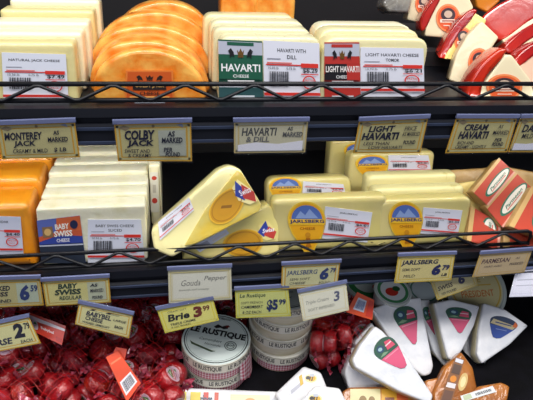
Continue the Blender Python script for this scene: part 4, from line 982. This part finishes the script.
# ---- packs along the bottom right
KRAFT = mat('orange_kraft_film', '#b8702c', .35, '#9c5a22', ns=18, coat=.7, bump=.4, bs=50)
fr = planeZ(380, 394, .700, 62, 0)
o = tag(slab('sliced_cheese_pack', fr, rnd(fr.pts([(343, 391), (350, 387), (412, 386), (428, 396), (430, 420), (343, 420)]), .003), .013, KRAFT, bw=.003), 'yellow and orange sliced cheese pack at the bottom edge under the foremost brie', 'cheese')
art('printed_film', [('r', .0, .0, .48, 1, '#ddd29c'), ('e', .2, .6, .06, .16, '#8a6a2c'), ('e', .34, .6, .05, .14, '#8a6a2c'), ('r', .5, 0, .74, 1, '#e0a82c'), ('r', .55, .6, .7, .7, '#7a3a1c'), ('r', .74, 0, .92, 1, '#d2602c')],
    bilin(quad(fr, (350, 389), (412, 389), (414, 418), (350, 418)), .0006), o, base='#c8822c')
fr = planeZ(450, 378, .722, 56, 0)
o = tag(slab('smoked_cheese_bag', fr, rnd(fr.pts([(462, 351), (474, 368), (478, 388), (466, 410), (434, 418), (434, 392), (446, 366)]), .004), .022, KRAFT, bw=.005, wob=.001, dome=.001), 'orange-brown film bag pointing up between the brie wedges at the lower right', 'cheese')
art('printed_strip', [('r', .1, .05, .9, .3, '#6a4a3c'), ('r', .1, .36, .9, .46, '#e0d8d8'), ('e', .5, .55, .3, .07, '#e08a2c'), ('r', .1, .66, .9, .86, '#5c4438'), ('r', .1, .9, .9, .98, '#d8d8e0')], bilin(quad(fr, (455, 357), (464, 360), (450, 406), (438, 404)), .0014), o, base='#8a5c3a')
art('cheese_picture', [('e', .5, .5, .3, .3, '#ecd9a0')], bilin(quad(fr, (461, 372), (469, 374), (464, 392), (456, 390)), .0014), o, base='#d8b878', outline=circ())
fr = planeZ(490, 395, .705, 62, 0)
o = tag(slab('smoked_cheese_bag', fr, rnd(fr.pts([(462, 396), (480, 386), (502, 382), (510, 386), (509, 396), (502, 420), (460, 420)]), .003), .02, KRAFT, bw=.004, wob=.0008), 'orange-brown film bag at the lower right corner with a white price sticker', 'cheese')
art('price_sticker', [('r', .06, .1, .3, .9, '#b9c4a0'), ('bar', .42, .3, .9, .7, '#2c3444')], bilin([fr.px(462, 402), fr.px(496, 392), fr.px(492, 386), fr.px(460, 396)], .0012), o, base='#dfe0e0')
fr = planeZ(436, 393, .704, 62, 0)
tag(slab('sliced_cheese_pack', fr, rnd(fr.pts([(426, 380), (440, 377), (446, 392), (440, 408), (424, 404)]), .003), .018, KRAFT, bw=.003), 'small tan pack peeking out between the foremost brie and the brown bag', 'cheese')

# ================================================================== light
def area(name, loc, target, sx, sy, e, col):
    l = bpy.data.lights.new(name, 'AREA'); l.shape = 'RECTANGLE'; l.size = sx; l.size_y = sy; l.energy = e; l.color = col
    o = bpy.data.objects.new(name, l); COL.objects.link(o); o.location = loc
    o.rotation_euler = (Vector(target)-Vector(loc)).to_track_quat('-Z', 'Y').to_euler()
area('ceiling_lamp_near', (.2, -.02, 2.75), (.2, .68, 1.0), 2.6, .30, 43, (1, .98, .95))
area('ceiling_lamp_far', (-.3, -2.4, 2.9), (.2, .6, 1.0), 2.4, .5, 28, (.86, .91, 1))
area('case_canopy_lamp', (.15, .42, 1.95), (.15, .70, 1.15), 1.7, .05, 7, (1, .98, .94))
area('added_shelf_fill', (.15, .622, ZT-.022), (.15, .74, ZM), 1.4, .015, 1.6, (1, .98, .93))  # unseen fill added under the upper shelf to brighten the middle row's tops
w = bpy.data.worlds.new('store_ambient'); S.world = w; w.use_nodes = True
w.node_tree.nodes['Background'].inputs[0].default_value = (.42, .46, .62, 1); w.node_tree.nodes['Background'].inputs[1].default_value = .22
S.view_settings.view_transform = 'Standard'; S.view_settings.look = 'None'; S.view_settings.exposure = -0.12; S.view_settings.gamma = 1
S.view_settings.use_curve_mapping = False
